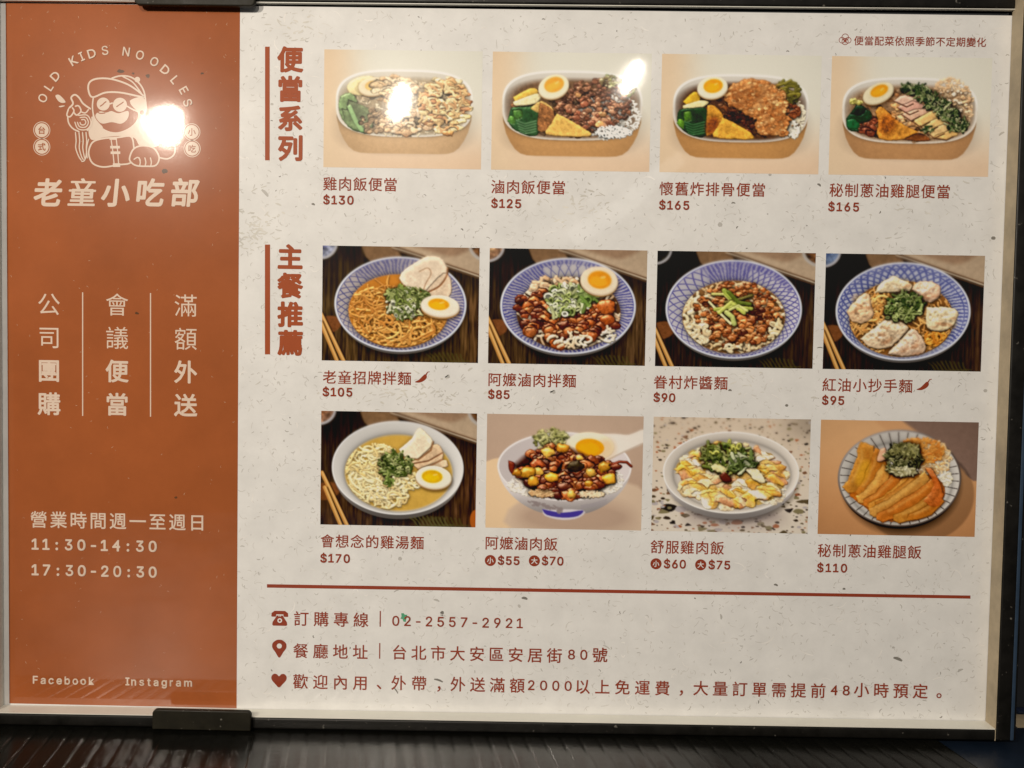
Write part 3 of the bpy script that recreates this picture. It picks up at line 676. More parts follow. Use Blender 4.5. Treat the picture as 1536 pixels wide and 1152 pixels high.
def dish_pork_rice():
    s = Pic(46, 72, 1098, 855, 26)
    s.grad((186, 158, 136), (176, 146, 124))
    s.P([(0, 420), (150, 370), (300, 420), (300, 870), (0, 870)], (226, 190, 150), food=0, soft=6)
    s.P([(960, 520), (1110, 590), (1110, 870), (240, 870), (300, 650)], (204, 176, 150), food=0, soft=14)
    s.E(650, 770, 380, 130, (170, 142, 122), food=0, soft=60, alpha=.75)
    w = (slice(0, PH), slice(0, PW))
    _, sr = s.ell(572, 425, 450, 236, full=1)
    # tapering body and foot
    t = np.clip((s.Y - 425) / 320, 0, 1)
    half = 450 * np.sqrt(np.clip(1 - (np.clip(t, 0, 1) * .94) ** 2.0, 0, 1)) * (1 - .05 * t)
    sd = np.maximum(np.abs(s.X - 572) - half, np.maximum(425 - s.Y, s.Y - 742))
    s.put(w, sd, np.array((206, 194, 188))[None, None] * (1.05 - .35 * sstep(560, 760, s.Y) - .12 * sstep(600, 1000, s.X))[..., None], food=0, keepz=True, soft=3)
    s.P([(430, 720), (700, 720), (680, 770), (570, 790), (450, 765)], (206, 196, 196), food=0, soft=4)
    s.P([(428, 718), (565, 740), (702, 722), (670, 762), (570, 775), (460, 758)], (74, 62, 140), food=0, soft=3)
    for a in range(40):
        x = s.rng.uniform(340, 560); y = 665 + (x - 340) * .3 + s.rng.normal(0, 9)
        s.E(x, y, 14, 7, (138, 124, 120), s.rng.uniform(-.5, .8), food=0, keepz=True, alpha=.8)
    for k in range(3): s.L([(690, 690 + k * 9), (770, 675 + k * 10), (860, 645 + k * 14)], 3, (150, 140, 142), food=0, keepz=True, alpha=.8)
    s.put(w, sr, (228, 218, 212), food=0, keepz=True, soft=2)
    _, si = s.ell(572, 427, 438, 225, full=1)
    s.put(w, si, np.array((206, 192, 186))[None, None] * (.92 + .12 * sstep(200, 900, s.X))[..., None], food=0, keepz=True, soft=2)
    c = np.clip(.5 - si / 3, 0, 1)
    s.grains(s.inside(620, (560, 560, 360, 90), 1.), 8, ((238, 226, 208), (214, 196, 174)))
    s.grains(s.inside(120, (860, 520, 110, 80), 1.), 8, ((238, 226, 208), (214, 196, 174)))
    s.chunks(s.inside(150, (480, 250, 120, 80), 1.), 15, ((124, 122, 66), (168, 160, 100), (92, 88, 44), (190, 178, 124)), gloss=.4, zr=(20, 34))
    s.noodles(60, 6, ((126, 124, 66), (190, 180, 126)), (490, 230, 120, 66), 70, .7, (34, 50))
    # spoon with egg
    s.P([(640, 200), (900, 195), (1000, 200), (1110, 160), (1110, 250), (960, 320), (820, 395), (700, 380)], (230, 216, 200), food=0, soft=3)
    s.L([(1110, 250), (960, 322), (820, 396)], 5, (190, 170, 152), food=0, keepz=True, soft=4)
    s.E(740, 285, 165, 98, (236, 218, 186), .03, zb=30, h=8, er=14, food=.25)
    s.E(850, 300, 60, 70, (214, 170, 120), .1, keepz=True, food=0, soft=26, alpha=.5)
    s.E(740, 292, 96, 60, (228, 150, 14), .05, keepz=True, food=.1, soft=4, var=.06)
    s.E(735, 300, 70, 40, (238, 168, 30), .05, keepz=True, food=.1, soft=12, alpha=.7)
    red = ((104, 42, 22), (134, 60, 30), (84, 34, 20), (156, 80, 40), (66, 28, 18))
    s.P([(240, 420), (340, 340), (560, 290), (760, 370), (900, 440), (840, 540), (640, 620), (420, 600), (280, 520)], (74, 32, 20), food=1, keepz=True, soft=20, var=.3)
    s.chunks(s.inside(40, (470, 350, 150, 60)), 40, red + ((196, 128, 56),), gloss=1., zr=(30, 44))
    s.chunks(s.inside(70, (560, 470, 330, 110), .97), 46, red, gloss=1., zr=(30, 48))
    s.chunks(s.inside(34, (600, 560, 220, 70), .97), 46, red, gloss=1., zr=(34, 50))
    s.chunks(s.inside(22, (760, 430, 170, 60)), 46, red, gloss=1., zr=(34, 50))
    gold = ((206, 138, 42), (190, 120, 36), (214, 158, 66))
    s.chunks([(250, 475), (325, 465), (395, 460), (365, 530), (620, 615), (735, 535), (750, 460), (560, 300), (840, 420), (670, 365), (870, 505), (490, 500), (460, 330)], 44, gold, gloss=.8, zr=(46, 56), hh=1., var=.12)
    s.P([(195, 390), (240, 410), (225, 480), (200, 450)], (110, 40, 24), h=20, er=20, zb=44, gloss=.9)
    s.L([(880, 410), (940, 385), (990, 388), (1020, 415)], 9, (116, 44, 26), zb=50, gloss=.9)
    s.chunks([(640, 425)], 50, ((52, 40, 24),), gloss=.5, zr=(50, 52))
    s.grains(s.inside(90, (420, 610, 90, 26)), 7, ((206, 168, 120), (176, 132, 88)), zr=(40, 50))
    s.grains(s.inside(90, (760, 610, 90, 22)), 7, ((222, 196, 160), (200, 164, 124)), zr=(40, 50))
    return s.finish(gl=34)

def dish_chicken_rice():
    s = Pic(28, 48, 1105, 838, 27)
    s.grad((206, 184, 160), (216, 200, 180))
    s.C *= (1 - .22 * sstep(800, 1150, s.X) * (1 - sstep(80, 260, s.Y)))[..., None]
    cols = ((92, 78, 56), (60, 48, 38), (164, 96, 62), (130, 118, 86), (176, 164, 160), (44, 38, 34), (120, 84, 60))
    for i in range(820):
        x, y = s.rng.uniform(10, 1120), s.rng.uniform(30, 850)
        f = .35 + .65 * (y - 48) / 790
        z = s.rng.gamma(1.6, 5.6) * f + 2.5
        m = int(s.rng.integers(3, 6)); ph = s.rng.uniform(0, 6)
        s.P([(x + 1.5 * z * s.rng.uniform(.6, 1.1) * math.cos(ph + 6.28 * k / m), y + .75 * z * s.rng.uniform(.6, 1.1) * math.sin(ph + 6.28 * k / m)) for k in range(m)], cols[int(s.rng.integers(len(cols)))], food=0, keepz=True)
    w = (slice(0, PH), slice(0, PW))
    s.E(600, 720, 330, 90, (150, 134, 128), food=0, soft=60, alpha=.7, keepz=True)
    s.bowl(568, 425, 466, 282, 575, 440, 395, 232, 'plain', inner=(226, 212, 196), rim=(232, 222, 208), rimw=9, side=(196, 184, 176), depth=74, sh=40)
    fc = np.ones_like(s.food)
    s.grains(s.inside(160, (840, 560, 110, 80)), 8, ((230, 214, 186), (206, 182, 148)))
    s.chunks(s.inside(60, (560, 450, 370, 220), .95), 60, ((220, 184, 132), (206, 156, 84), (228, 200, 156)), gloss=.4, zr=(0, 12), hh=.4)
    meat = ((234, 210, 170), (228, 192, 136), (214, 166, 88), (206, 146, 66), (238, 220, 188), (224, 190, 140), (198, 136, 92))
    for x, y in sorted(s.inside(120, (575, 450, 340, 200), .98), key=lambda q: q[1]):
        a = s.rng.normal(.4, .45); l = s.rng.uniform(50, 105); b = s.rng.uniform(20, 40)
        c, n = math.cos(a), math.sin(a) * .8
        c0 = np.array(meat[int(s.rng.integers(len(meat)))])
        p = [(x - l * c - b * n * .6, y - l * n + b * .5), (x - l * c * .6 + b * n, y - l * n * .6 - b * .8), (x + l * c * .5 + b * n, y + l * n * .5 - b * .8), (x + l * c, y + l * n), (x + l * c * .6 - b * n, y + l * n * .6 + b * .7), (x - l * c * .4 - b * n, y - l * n * .4 + b * .8)]
        s.P(p, c0, h=13, er=30, zb=s.rng.uniform(18, 28), gloss=.6, var=.18, wob=15)
        if s.rng.random() < .6: s.L([p[5], p[4], p[3]], 4.5, np.array((156, 84, 40)), keepz=True, soft=5, alpha=.6)
    for p in ([(380, 580), (440, 600), (430, 670)], [(540, 555), (600, 600), (620, 690)], [(620, 540), (720, 600), (780, 650)], [(770, 400), (850, 450), (910, 505)], [(220, 390), (260, 380), (300, 430)], [(770, 530), (830, 570), (850, 610)], [(300, 500), (380, 540), (460, 560)], [(690, 480), (780, 490), (860, 540)], [(280, 280), (320, 300), (350, 340)]):
        s.L(spl(p), s.rng.uniform(16, 30), (218, 156, 44), keepz=True, soft=9, alpha=.7, gloss=.9, var=.15, clip=s.food)
        s.L(spl([(x + 6, y - 8) for x, y in p]), 6, (238, 196, 96), keepz=True, soft=6, alpha=.6, gloss=.9, clip=s.food)
    g = ((112, 122, 40), (150, 156, 66), (76, 90, 32), (176, 172, 92), (196, 190, 70))
    s.scallion(s.inside(90, (540, 320, 190, 110)), 25, g, 66, .4)
    s.scallion(s.inside(30, (640, 360, 90, 60)), 26, ((66, 84, 36), (96, 112, 50), (190, 190, 140)), 72, .6)
    s.P([(490, 450), (525, 420), (575, 480), (520, 490)], (84, 34, 24), h=18, er=20, zb=66, gloss=.7)
    s.E(480, 395, 52, 26, (216, 198, 136), .2, zb=66, h=10, er=30, gloss=.5, var=.14, wob=16)
    s.P([(660, 400), (720, 385), (790, 440), (800, 490), (740, 480)], (226, 206, 160), zb=50, h=14, er=40, gloss=.6, var=.1, wob=12)
    return s.finish(gl=36)

def dish_scallion_chicken_rice():
    s = Pic(40, 70, 1085, 836, 28)
    s.grad((214, 164, 118), (196, 140, 94))
    s.P([(560, 60), (1110, 60), (1110, 460), (900, 330)], (132, 106, 92), food=0, soft=4, var=.04)
    s.P([(400, 80), (560, 60), (1000, 400), (900, 420)], (206, 154, 110), food=0, soft=10)
    s.C *= (1 - .22 * np.clip(.5 - s.ell(700, 560, 370, 320, full=1)[1] / 14, 0, 1))[..., None]
    s.bowl(573, 452, 408, 322, 575, 480, 340, 262, 'rays', inner=(216, 206, 194), rim=(58, 42, 32), rimw=11, side=(52, 38, 30), depth=34, dark=(58, 46, 40))
    s.grains(s.inside(330, (760, 320, 160, 130)), 9, ((226, 206, 170), (206, 150, 88)))
    s.grains(s.inside(260, (700, 270, 170, 90)), 9, ((214, 150, 70), (190, 106, 40)), zr=(12, 20))
    s.grains(s.inside(60, (880, 450, 34, 44)), 9, ((232, 220, 200), (216, 196, 160)), zr=(12, 20))
    org = [(208, 134, 50), (200, 118, 40), (212, 146, 66), (194, 108, 38)]
    sl = [((350, 225), (250, 530), 62), ((440, 270), (320, 560), 58), ((490, 380), (320, 600), 46), ((560, 440), (360, 625), 44), ((640, 450), (400, 650), 44), ((700, 430), (440, 640), 40), ((760, 430), (400, 690), 42), ((820, 470), (450, 720), 46), ((850, 540), (560, 725), 46), ((860, 580), (650, 715), 34)]
    s.P([(350, 225), (480, 380), (700, 420), (830, 450), (870, 570), (640, 735), (480, 730), (340, 640), (235, 530)], (186, 98, 30), h=16, er=60, zb=8, gloss=.5, var=.2, wob=10)
    for i, (a, b, r) in enumerate(sl):
        ax, ay = a; bx, by = b; L = math.hypot(bx - ax, by - ay); ux, uy = (bx - ax) / L, (by - ay) / L; px, py = -uy, ux
        r = r * 1.25; bend = r * .5
        up_, lo_ = [], []
        for k in range(7):
            t = k / 6; wv = s.rng.normal(0, 4)
            wd = r * (.62 + .28 * math.sin(math.pi * min(1, t * 1.1)))
            cx_ = ax + (bx - ax) * t - px * bend * math.sin(math.pi * t); cy_ = ay + (by - ay) * t - py * bend * math.sin(math.pi * t)
            up_.append((cx_ + px * wd + wv, cy_ + py * wd)); lo_.append((cx_ - px * wd + wv, cy_ - py * wd))
        s.P(up_ + [(bx + ux * r * .4, by + uy * r * .4)] + lo_[::-1], np.array(org[i % 4]) * s.rng.uniform(.86, 1.0), h=9, er=r * 1.0, zb=24 + .6 * i, gloss=.7, var=.12, wob=9, soft=3)
        s.L([(p[0] * .75 + q[0] * .25, p[1] * .75 + q[1] * .25) for p, q in zip(up_[1:6], lo_[1:6])], 7, (226, 170, 88), keepz=True, soft=8, alpha=.4, gloss=.8)
        s.L(lo_, 3.5, (132, 62, 20), keepz=True, soft=6, alpha=.5)
        s.L([(p[0] * .4 + q[0] * .6, p[1] * .4 + q[1] * .6) for p, q in zip(up_[1:6], lo_[1:6])], 10, (164, 84, 26), keepz=True, soft=12, alpha=.35, gloss=.7)
    s.P([(740, 380), (800, 400), (870, 560), (820, 640), (740, 600), (800, 500)], (176, 84, 34), h=12, er=40, zb=34, gloss=.8, var=.2, wob=10, alpha=.8, soft=6)
    s.E(330, 420, 40, 90, (222, 160, 40), .35, keepz=True, soft=16, alpha=.6, gloss=.9)
    s.P([(440, 260), (475, 255), (470, 330), (420, 340)], (206, 150, 116), h=14, er=18, zb=46, gloss=.6)
    s.scallion(s.inside(230, (590, 330, 122, 110)), 15, ((52, 52, 26), (84, 84, 42), (34, 34, 18), (126, 120, 66), (160, 150, 92)), 66, .3, gloss=.6)
    s.scallion(s.inside(60, (600, 270, 90, 50)), 16, ((150, 140, 70), (176, 164, 96), (110, 104, 50)), 72, .5)
    s.grains(s.inside(60, (600, 410, 90, 30)), 8, ((196, 186, 150), (120, 110, 70)), zr=(70, 80))
    return s.finish(gl=36)

DISHES = [dish_chicken_rice_box, dish_braised_pork_box, dish_fried_cutlet_box, dish_scallion_chicken_box,
          dish_signature_noodles, dish_pork_noodles, dish_soy_paste_noodles, dish_wonton_noodles,
          dish_chicken_soup_noodles, dish_pork_rice, dish_chicken_rice, dish_scallion_chicken_rice]
# ---------------------------------------------------------------- helpers
random.seed(5)
def empty(name, loc, label, cat):
    o = bpy.data.objects.new(name, None); COL.objects.link(o); o.location = loc; o.empty_display_size = .02
    o['label'] = label; o['category'] = cat
    return o
def base_of(o):
    b = Vector((0, 0, 0))
    while o: b = b + o.location; o = o.parent
    return b
def mk(name, verts, faces, mats, parent=None, mi=None, label=None, cat=None, kind=None, smooth=False, origin=None):
    """verts in drawing units (x, y, d)"""
    b = base_of(parent) if parent else (origin or Vector((0, 0, 0)))
    me = bpy.data.meshes.new(name)
    me.from_pydata([tuple(W(*v) - b) for v in verts], [], faces)
    for m in (mats if isinstance(mats, (list, tuple)) else [mats]): me.materials.append(m)
    if mi is not None: me.polygons.foreach_set('material_index', mi)
    if smooth: me.polygons.foreach_set('use_smooth', [True] * len(me.polygons))
    me.update()
    o = bpy.data.objects.new(name, me); COL.objects.link(o)
    if parent: o.parent = parent
    else: o.location = b
    if label: o['label'] = label
    if cat: o['category'] = cat
    if kind: o['kind'] = kind
    return o
def lin(c):
    return tuple((v / 255 / 12.92 if v <= 10.31 else ((v / 255 + .055) / 1.055) ** 2.4) for v in c)
def cbox(x0, y0, d0, x1, y1, d1):
    v = [(x, y, d) for d in (d0, d1) for y in (y0, y1) for x in (x0, x1)]
    return v, [(0, 1, 3, 2), (4, 6, 7, 5), (0, 4, 5, 1), (2, 3, 7, 6), (0, 2, 6, 4), (1, 5, 7, 3)]
def bevel(o, wdt, seg=2):
    m = o.modifiers.new('bevel', 'BEVEL'); m.width = wdt * U; m.segments = seg; m.limit_method = 'ANGLE'; m.angle_limit = .6
    o.data.polygons.foreach_set('use_smooth', [True] * len(o.data.polygons))
    return o

# ---------------------------------------------------------------- materials
def mat(name):
    m = bpy.data.materials.new(name); m.use_nodes = True
    nt = m.node_tree; return m, nt, nt.nodes['Principled BSDF'], nt.links
def node(nt, t, **k):
    n = nt.nodes.new(t)
    for a, b in k.items():
        if a in n.inputs: n.inputs[a].default_value = b
        else: setattr(n, a, b)
    return n
def film(nt, b, lk, rough=.21, coat=1.0):
    """the clear lamination over the print: a glossy, slightly wavy film with smears of grease"""
    tc = node(nt, 'ShaderNodeTexCoord')
    n1 = node(nt, 'ShaderNodeTexNoise', Scale=14.0, Detail=1.0)
    n2 = node(nt, 'ShaderNodeTexNoise', Scale=420.0, Detail=2.0)
    mx = node(nt, 'ShaderNodeMath', operation='MULTIPLY_ADD'); mx.inputs[1].default_value = .004
    lk.new(tc.outputs['Object'], n1.inputs['Vector']); lk.new(tc.outputs['Object'], n2.inputs['Vector'])
    lk.new(n2.outputs[0], mx.inputs[0]); lk.new(n1.outputs[0], mx.inputs[2])
    bp = node(nt, 'ShaderNodeBump', Strength=.25, Distance=.004)
    lk.new(mx.outputs[0], bp.inputs['Height']); lk.new(bp.outputs[0], b.inputs['Coat Normal'])
    n3 = node(nt, 'ShaderNodeTexNoise', Scale=9.0, Detail=5.0, Roughness=.65)
    lk.new(tc.outputs['Object'], n3.inputs['Vector'])
    r = node(nt, 'ShaderNodeMapRange'); r.inputs[1].default_value = .4; r.inputs[2].default_value = .7; r.inputs[3].default_value = rough; r.inputs[4].default_value = rough + .10
    lk.new(n3.outputs[0], r.inputs[0]); lk.new(r.outputs[0], b.inputs['Roughness'])
    b.inputs['Coat Weight'].default_value = coat; b.inputs['Coat Roughness'].default_value = .042; b.inputs['Coat IOR'].default_value = 1.5
    b.inputs['Specular IOR Level'].default_value = .05
    return tc
def printed(name, col, mottle=.10, scale=60, tint=None, **k):
    m, nt, b, lk = mat(name)
    tc = film(nt, b, lk, **k)
    n = node(nt, 'ShaderNodeTexNoise', Scale=float(scale), Detail=6.0, Roughness=.65)
    lk.new(tc.outputs['Object'], n.inputs['Vector'])
    r = node(nt, 'ShaderNodeMapRange'); r.inputs[1].default_value = .3; r.inputs[2].default_value = .7; r.inputs[3].default_value = 1 - mottle; r.inputs[4].default_value = 1 + mottle
    lk.new(n.outputs[0], r.inputs[0])
    mu = node(nt, 'ShaderNodeVectorMath', operation='SCALE'); mu.inputs[0].default_value = col
    lk.new(r.outputs[0], mu.inputs['Scale']); lk.new(mu.outputs[0], b.inputs['Base Color'])
    return m
def plain(name, col, rough=.5, metal=0, mottle=.2, scale=80, bump=0, spec=.5, dust=0):
    m, nt, b, lk = mat(name)
    tc = node(nt, 'ShaderNodeTexCoord'); n = node(nt, 'ShaderNodeTexNoise', Scale=float(scale), Detail=6.0, Roughness=.65)
    lk.new(tc.outputs['Object'], n.inputs['Vector'])
    r = node(nt, 'ShaderNodeMapRange'); r.inputs[1].default_value = .3; r.inputs[2].default_value = .7; r.inputs[3].default_value = 1 - mottle; r.inputs[4].default_value = 1 + mottle
    lk.new(n.outputs[0], r.inputs[0])
    mu = node(nt, 'ShaderNodeVectorMath', operation='SCALE'); mu.inputs[0].default_value = col
    lk.new(r.outputs[0], mu.inputs['Scale']); lk.new(mu.outputs[0], b.inputs['Base Color'])
    q = node(nt, 'ShaderNodeMapRange'); q.inputs[1].default_value = .3; q.inputs[2].default_value = .7; q.inputs[3].default_value = rough - .08; q.inputs[4].default_value = rough + .1
    lk.new(n.outputs[0], q.inputs[0]); lk.new(q.outputs[0], b.inputs['Roughness'])
    b.inputs['Metallic'].default_value = metal; b.inputs['Specular IOR Level'].default_value = spec
    if dust:
        n5 = node(nt, 'ShaderNodeTexNoise', Scale=dust, Detail=1.0); lk.new(tc.outputs['Object'], n5.inputs['Vector'])
        t5 = node(nt, 'ShaderNodeMapRange'); t5.inputs[1].default_value = .735; t5.inputs[2].default_value = .80; t5.inputs[3].default_value = 0; t5.inputs[4].default_value = .8; lk.new(n5.outputs[0], t5.inputs[0])
        mx = node(nt, 'ShaderNodeMix'); mx.data_type = 'RGBA'
        for q in mx.inputs:
            if q.name == 'B' and q.type == 'RGBA': q.default_value = (.16, .15, .13, 1)
        src = [q for q in mx.inputs if q.name == 'A' and q.type == 'RGBA'][0]; out = [q for q in mx.outputs if q.type == 'RGBA'][0]
        lk.new(t5.outputs[0], mx.inputs[0]); lk.new(mu.outputs[0], src); lk.new(out, b.inputs['Base Color'])
    if bump:
        bp = node(nt, 'ShaderNodeBump', Strength=.4, Distance=bump); lk.new(n.outputs[0], bp.inputs['Height']); lk.new(bp.outputs[0], b.inputs['Normal'])
    return m
M_PAPER = printed('speckled_paper', (.725, .725, .715), .07, 70)
M_FLECK = [printed('paper_fleck_%s' % n, c, .2) for n, c in (('pale', (.60, .59, .565)), ('grey', (.47, .46, .435)), ('dark', (.20, .19, .17)), ('white', (.745, .735, .715)), ('smudge', (.62, .605, .56)))]
M_RED = printed('terracotta_ink', (.320, .090, .027), .12, 22)
M_CREAM = printed('cream_ink', (.66, .53, .43), .04)
M_INK = printed('brick_red_ink', (.270, .046, .020), .10, 50)
M_INKO = printed('orange_brick_ink', (.335, .078, .028), .06, 50)
M_DUST = printed('dust_on_film', (.50, .33, .22), .2)
M_DIRT = printed('dirt_on_film', (.10, .045, .02), .3)
M_GREEN = printed('green_smear', (.08, .32, .18), .3)

# ---------------------------------------------------------------- lettering (one text object per glyph, turned to flat sheets)
BOLD = {0: (1, 0), 1: (5, .012), 2: (7, .022), 3: (12, .038), 4: (8, .020), 5: (10, .030)}
LAY, RAW = {}, {}
_want, GL = {}, {}
def want(t, b):
    for ch in t:
        if ch != ' ': _want[(ch, b)] = None
LINES = []          # (name, parent key, text, x0, x1, yc, em, bold, material, label)
def fonts():
    f = None
    try:
        import os
        p = os.path.join(bpy.utils.system_resource('DATAFILES'), 'fonts', 'Inter.woff2')
        f = bpy.data.fonts.load(p)
    except Exception:
        f = None
    return f
def make_glyphs():
    f = fonts()
    tmp = []
    for (ch, b) in list(_want):
        if ch == '童': _want[('立', b)] = None; _want[('里', b)] = None
        if ch in '4': _want[('0', b)] = None
        if ch in 'DK': _want[('E', b)] = None
    for (ch, b) in _want:
        cu = bpy.data.curves.new('glyph', 'FONT'); cu.body = ch; cu.size = 1; cu.resolution_u = 3
        if f and ord(ch) < 0x2000 and ch not in '4DK': cu.font = f
        o = bpy.data.objects.new('glyph', cu); COL.objects.link(o); tmp.append((ch, b, o))
    dg = bpy.context.evaluated_depsgraph_get(); dg.update()
    for ch, b, o in tmp:
        e = o.evaluated_get(dg); me = e.to_mesh()
        RAW[(ch, b)] = [(v.co.x, v.co.y) for v in me.vertices], [tuple(p.vertices) for p in me.polygons]
        e.to_mesh_clear()
    ext = lambda v: (min(p[0] for p in v), max(p[0] for p in v), min(p[1] for p in v), max(p[1] for p in v))
    for ch, b, o in tmp:
        v0, f0 = RAW[(ch, b)]
        if ch in '4DK':                # taken from the other face: matched in height
            a, q = ext(v0), ext(RAW[('0' if ch == '4' else 'E', b)][0]); k = (q[3] - q[2]) / (a[3] - a[2])
            v0 = [(x * k, (y - a[2]) * k + q[2]) for x, y in v0]
        if ch == '童':                 # its outline does not fill cleanly: set from its two halves
            q = ext(v0); vv, ff = [], []
            for part, lo, hi in (('里', 0, .60), ('立', .535, 1.0)):
                pv, pf = RAW[(part, b)]; a = ext(pv); c = len(vv)
                vv += [(q[0] + (x - a[0]) / (a[1] - a[0]) * (q[1] - q[0]), q[2] + (lo + (hi - lo) * (y - a[2]) / (a[3] - a[2])) * (q[3] - q[2])) for x, y in pv]
                ff += [tuple(i + c for i in p) for p in pf]
            v0, f0 = vv, ff
        # heavier weights: the glyph laid over itself a hair's breadth to every side
        n, rad = BOLD[b]; vs, fs = [], []
        for k in range(n):
            for q in ((1,) if k % 2 == 0 or n < 10 else (1, .45)):
                dx, dy = (rad * q * math.cos(6.283 * k / n), rad * q * math.sin(6.283 * k / n)) if n > 1 else (0, 0)
                if ord(ch) < 0x2000:      # contours of this face overlap: keep its faces apart
                    for p in f0:
                        c = len(vs); vs += [(v0[i][0] + dx, v0[i][1] + dy) for i in p]; fs.append(tuple(range(c, c + len(p))))
                else:
                    c = len(vs); vs += [(x + dx, y + dy) for x, y in v0]; fs += [tuple(i + c for i in p) for p in f0]
        LAY[(ch, b)] = len(v0)
        GL[(ch, b)] = (vs, fs)
    for ch, b, o in tmp:
        cu = o.data; bpy.data.objects.remove(o); bpy.data.curves.remove(cu)
def cell(ch):
    if ch == ' ': return .5
    if ord(ch) > 0x2000: return 1.0
    if ch in '1:': return .50
    if ch == '-': return .50
    if ch in 'mwM': return .88
    if ch in 'Il': return .30
    if ch in 'rft': return .44
    return .62
def layout(text, x0, x1, yc, em, bold, digit=1.0, skew=0.0, slope=0.0):
    """flat glyphs so that the ink runs from x0 to x1, centred on yc (drawing units)"""
    pos, c = [], 0.0
    items = []
    for ch in text:
        wd = cell(ch)
        if ch != ' ':
            vs, fs = GL[(ch, bold)]
            xs = [v[0] for v in vs]
            wide = ord(ch) > 0x2000
            k = 1.0 if wide else digit
            if wide and ch not in '、，。': off = c + (1 - 1.0) / 2
            elif wide: off = c
            else: off = c + (wd - (max(xs) + min(xs)) * k) / 2
            items.append([ch, off, k, wide])
        c += wd
    n = len(items)
    ink = lambda it: (min(v[0] for v in GL[(it[0], bold)][0]) * it[2], max(v[0] for v in GL[(it[0], bold)][0]) * it[2])
    a = items[0][1] + ink(items[0])[0]; z = items[-1][1] + ink(items[-1])[1]
    # index of each item for the tracking
    tr = ((x1 - x0) / em - (z - a)) / max(1, len(text) - 1) if len(text) > 1 else 0
    idx = [i for i, ch in enumerate(text) if ch != ' ']
    V, F = [], []
    cap = .36      # half the height of figures / capitals
    for it, i in zip(items, idx):
        vs, fs = GL[(it[0], bold)]
        b = len(V)
        for x, y in vs:
            yy = (y - CJK_MID) if it[3] else (y * it[2] - LAT_MID * it[2])
            xx = (it[1] + x * it[2] + tr * i - a) * em + skew * yy * em
            V.append((x0 + xx, yc - yy * em + slope * xx))
        F += [tuple(q + b for q in f) for f in fs]
    return V, F
CJK_MID, LAT_MID = .38, .36

def flat(name, V, F, m, parent, d, label=None):
    # every face a few thousandths of a unit above the one before: no two lie in the same plane
    D = [d] * len(V); h = 0.0; seen = {}
    par = list(range(len(V)))
    def find(i):
        while par[i] != i: par[i] = par[par[i]]; i = par[i]
        return i
    for f in F:
        a = find(f[0])
        for q in f[1:]:
            b = find(q)
            if a != b: par[b] = a
    for i in range(len(V)):
        q = find(i)
        if q not in seen: seen[q] = d + .0012 * (len(seen) % 700)
        D[i] = seen[q]
    return mk(name, [(x, y, z) for (x, y), z in zip(V, D)], F, m, parent, label=label)
def P2(px, py): return inv(px, py)
def rect(x0, y0, x1, y1): return [(x0, y0), (x1, y0), (x1, y1), (x0, y1)], [(0, 3, 2, 1)]
def disc(cx, cy, r, n=28): return [(cx + r * math.cos(-6.28318 * i / n), cy + r * math.sin(-6.28318 * i / n)) for i in range(n)], [tuple(range(n))]
def merge(parts):
    V, F = [], []
    for v, f in parts:
        b = len(V); V += v; F += [tuple(q + b for q in t) for t in f]
    return V, F
def spline(pts, n=6, closed=False):
    out = []; m = len(pts)
    rng = range(m if closed else m - 1)
    for i in rng:
        p = [pts[(i + k - 1) % m] if closed else pts[min(max(i + k - 1, 0), m - 1)] for k in range(4)]
        for j in range(n):
            t = j / n
            out.append(tuple(.5 * (2 * p[1][a] + (p[2][a] - p[0][a]) * t + (2 * p[0][a] - 5 * p[1][a] + 4 * p[2][a] - p[3][a]) * t * t + (3 * p[1][a] - p[0][a] - 3 * p[2][a] + p[3][a]) * t ** 3) for a in (0, 1)))
    if not closed: out.append(tuple(pts[-1]))
    return out
def ribbon(pts, wd, closed=False, taper=True):
    n = len(pts); L, R = [], []
    for i in range(n):
        a = pts[(i - 1) % n] if closed or i else pts[i]; b = pts[(i + 1) % n] if closed or i < n - 1 else pts[i]
        dx, dy = b[0] - a[0], b[1] - a[1]; l = math.hypot(dx, dy) or 1
        k = wd / 2 * (.55 if taper and not closed and i in (0, n - 1) else 1)
        L.append((pts[i][0] + dy / l * k, pts[i][1] - dx / l * k)); R.append((pts[i][0] - dy / l * k, pts[i][1] + dx / l * k))
    V = L + R
    F = [(i, (i + 1) % n, n + (i + 1) % n, n + i) for i in range(n if closed else n - 1)]
    return V, F
def up(V, F):
    """turn every face towards the viewer"""
    out = []
    for f in F:
        s = sum(V[f[i]][0] * V[f[(i + 1) % len(f)]][1] - V[f[(i + 1) % len(f)]][0] * V[f[i]][1] for i in range(len(f)))
        out.append(f if s < 0 else tuple(reversed(f)))
    return V, out

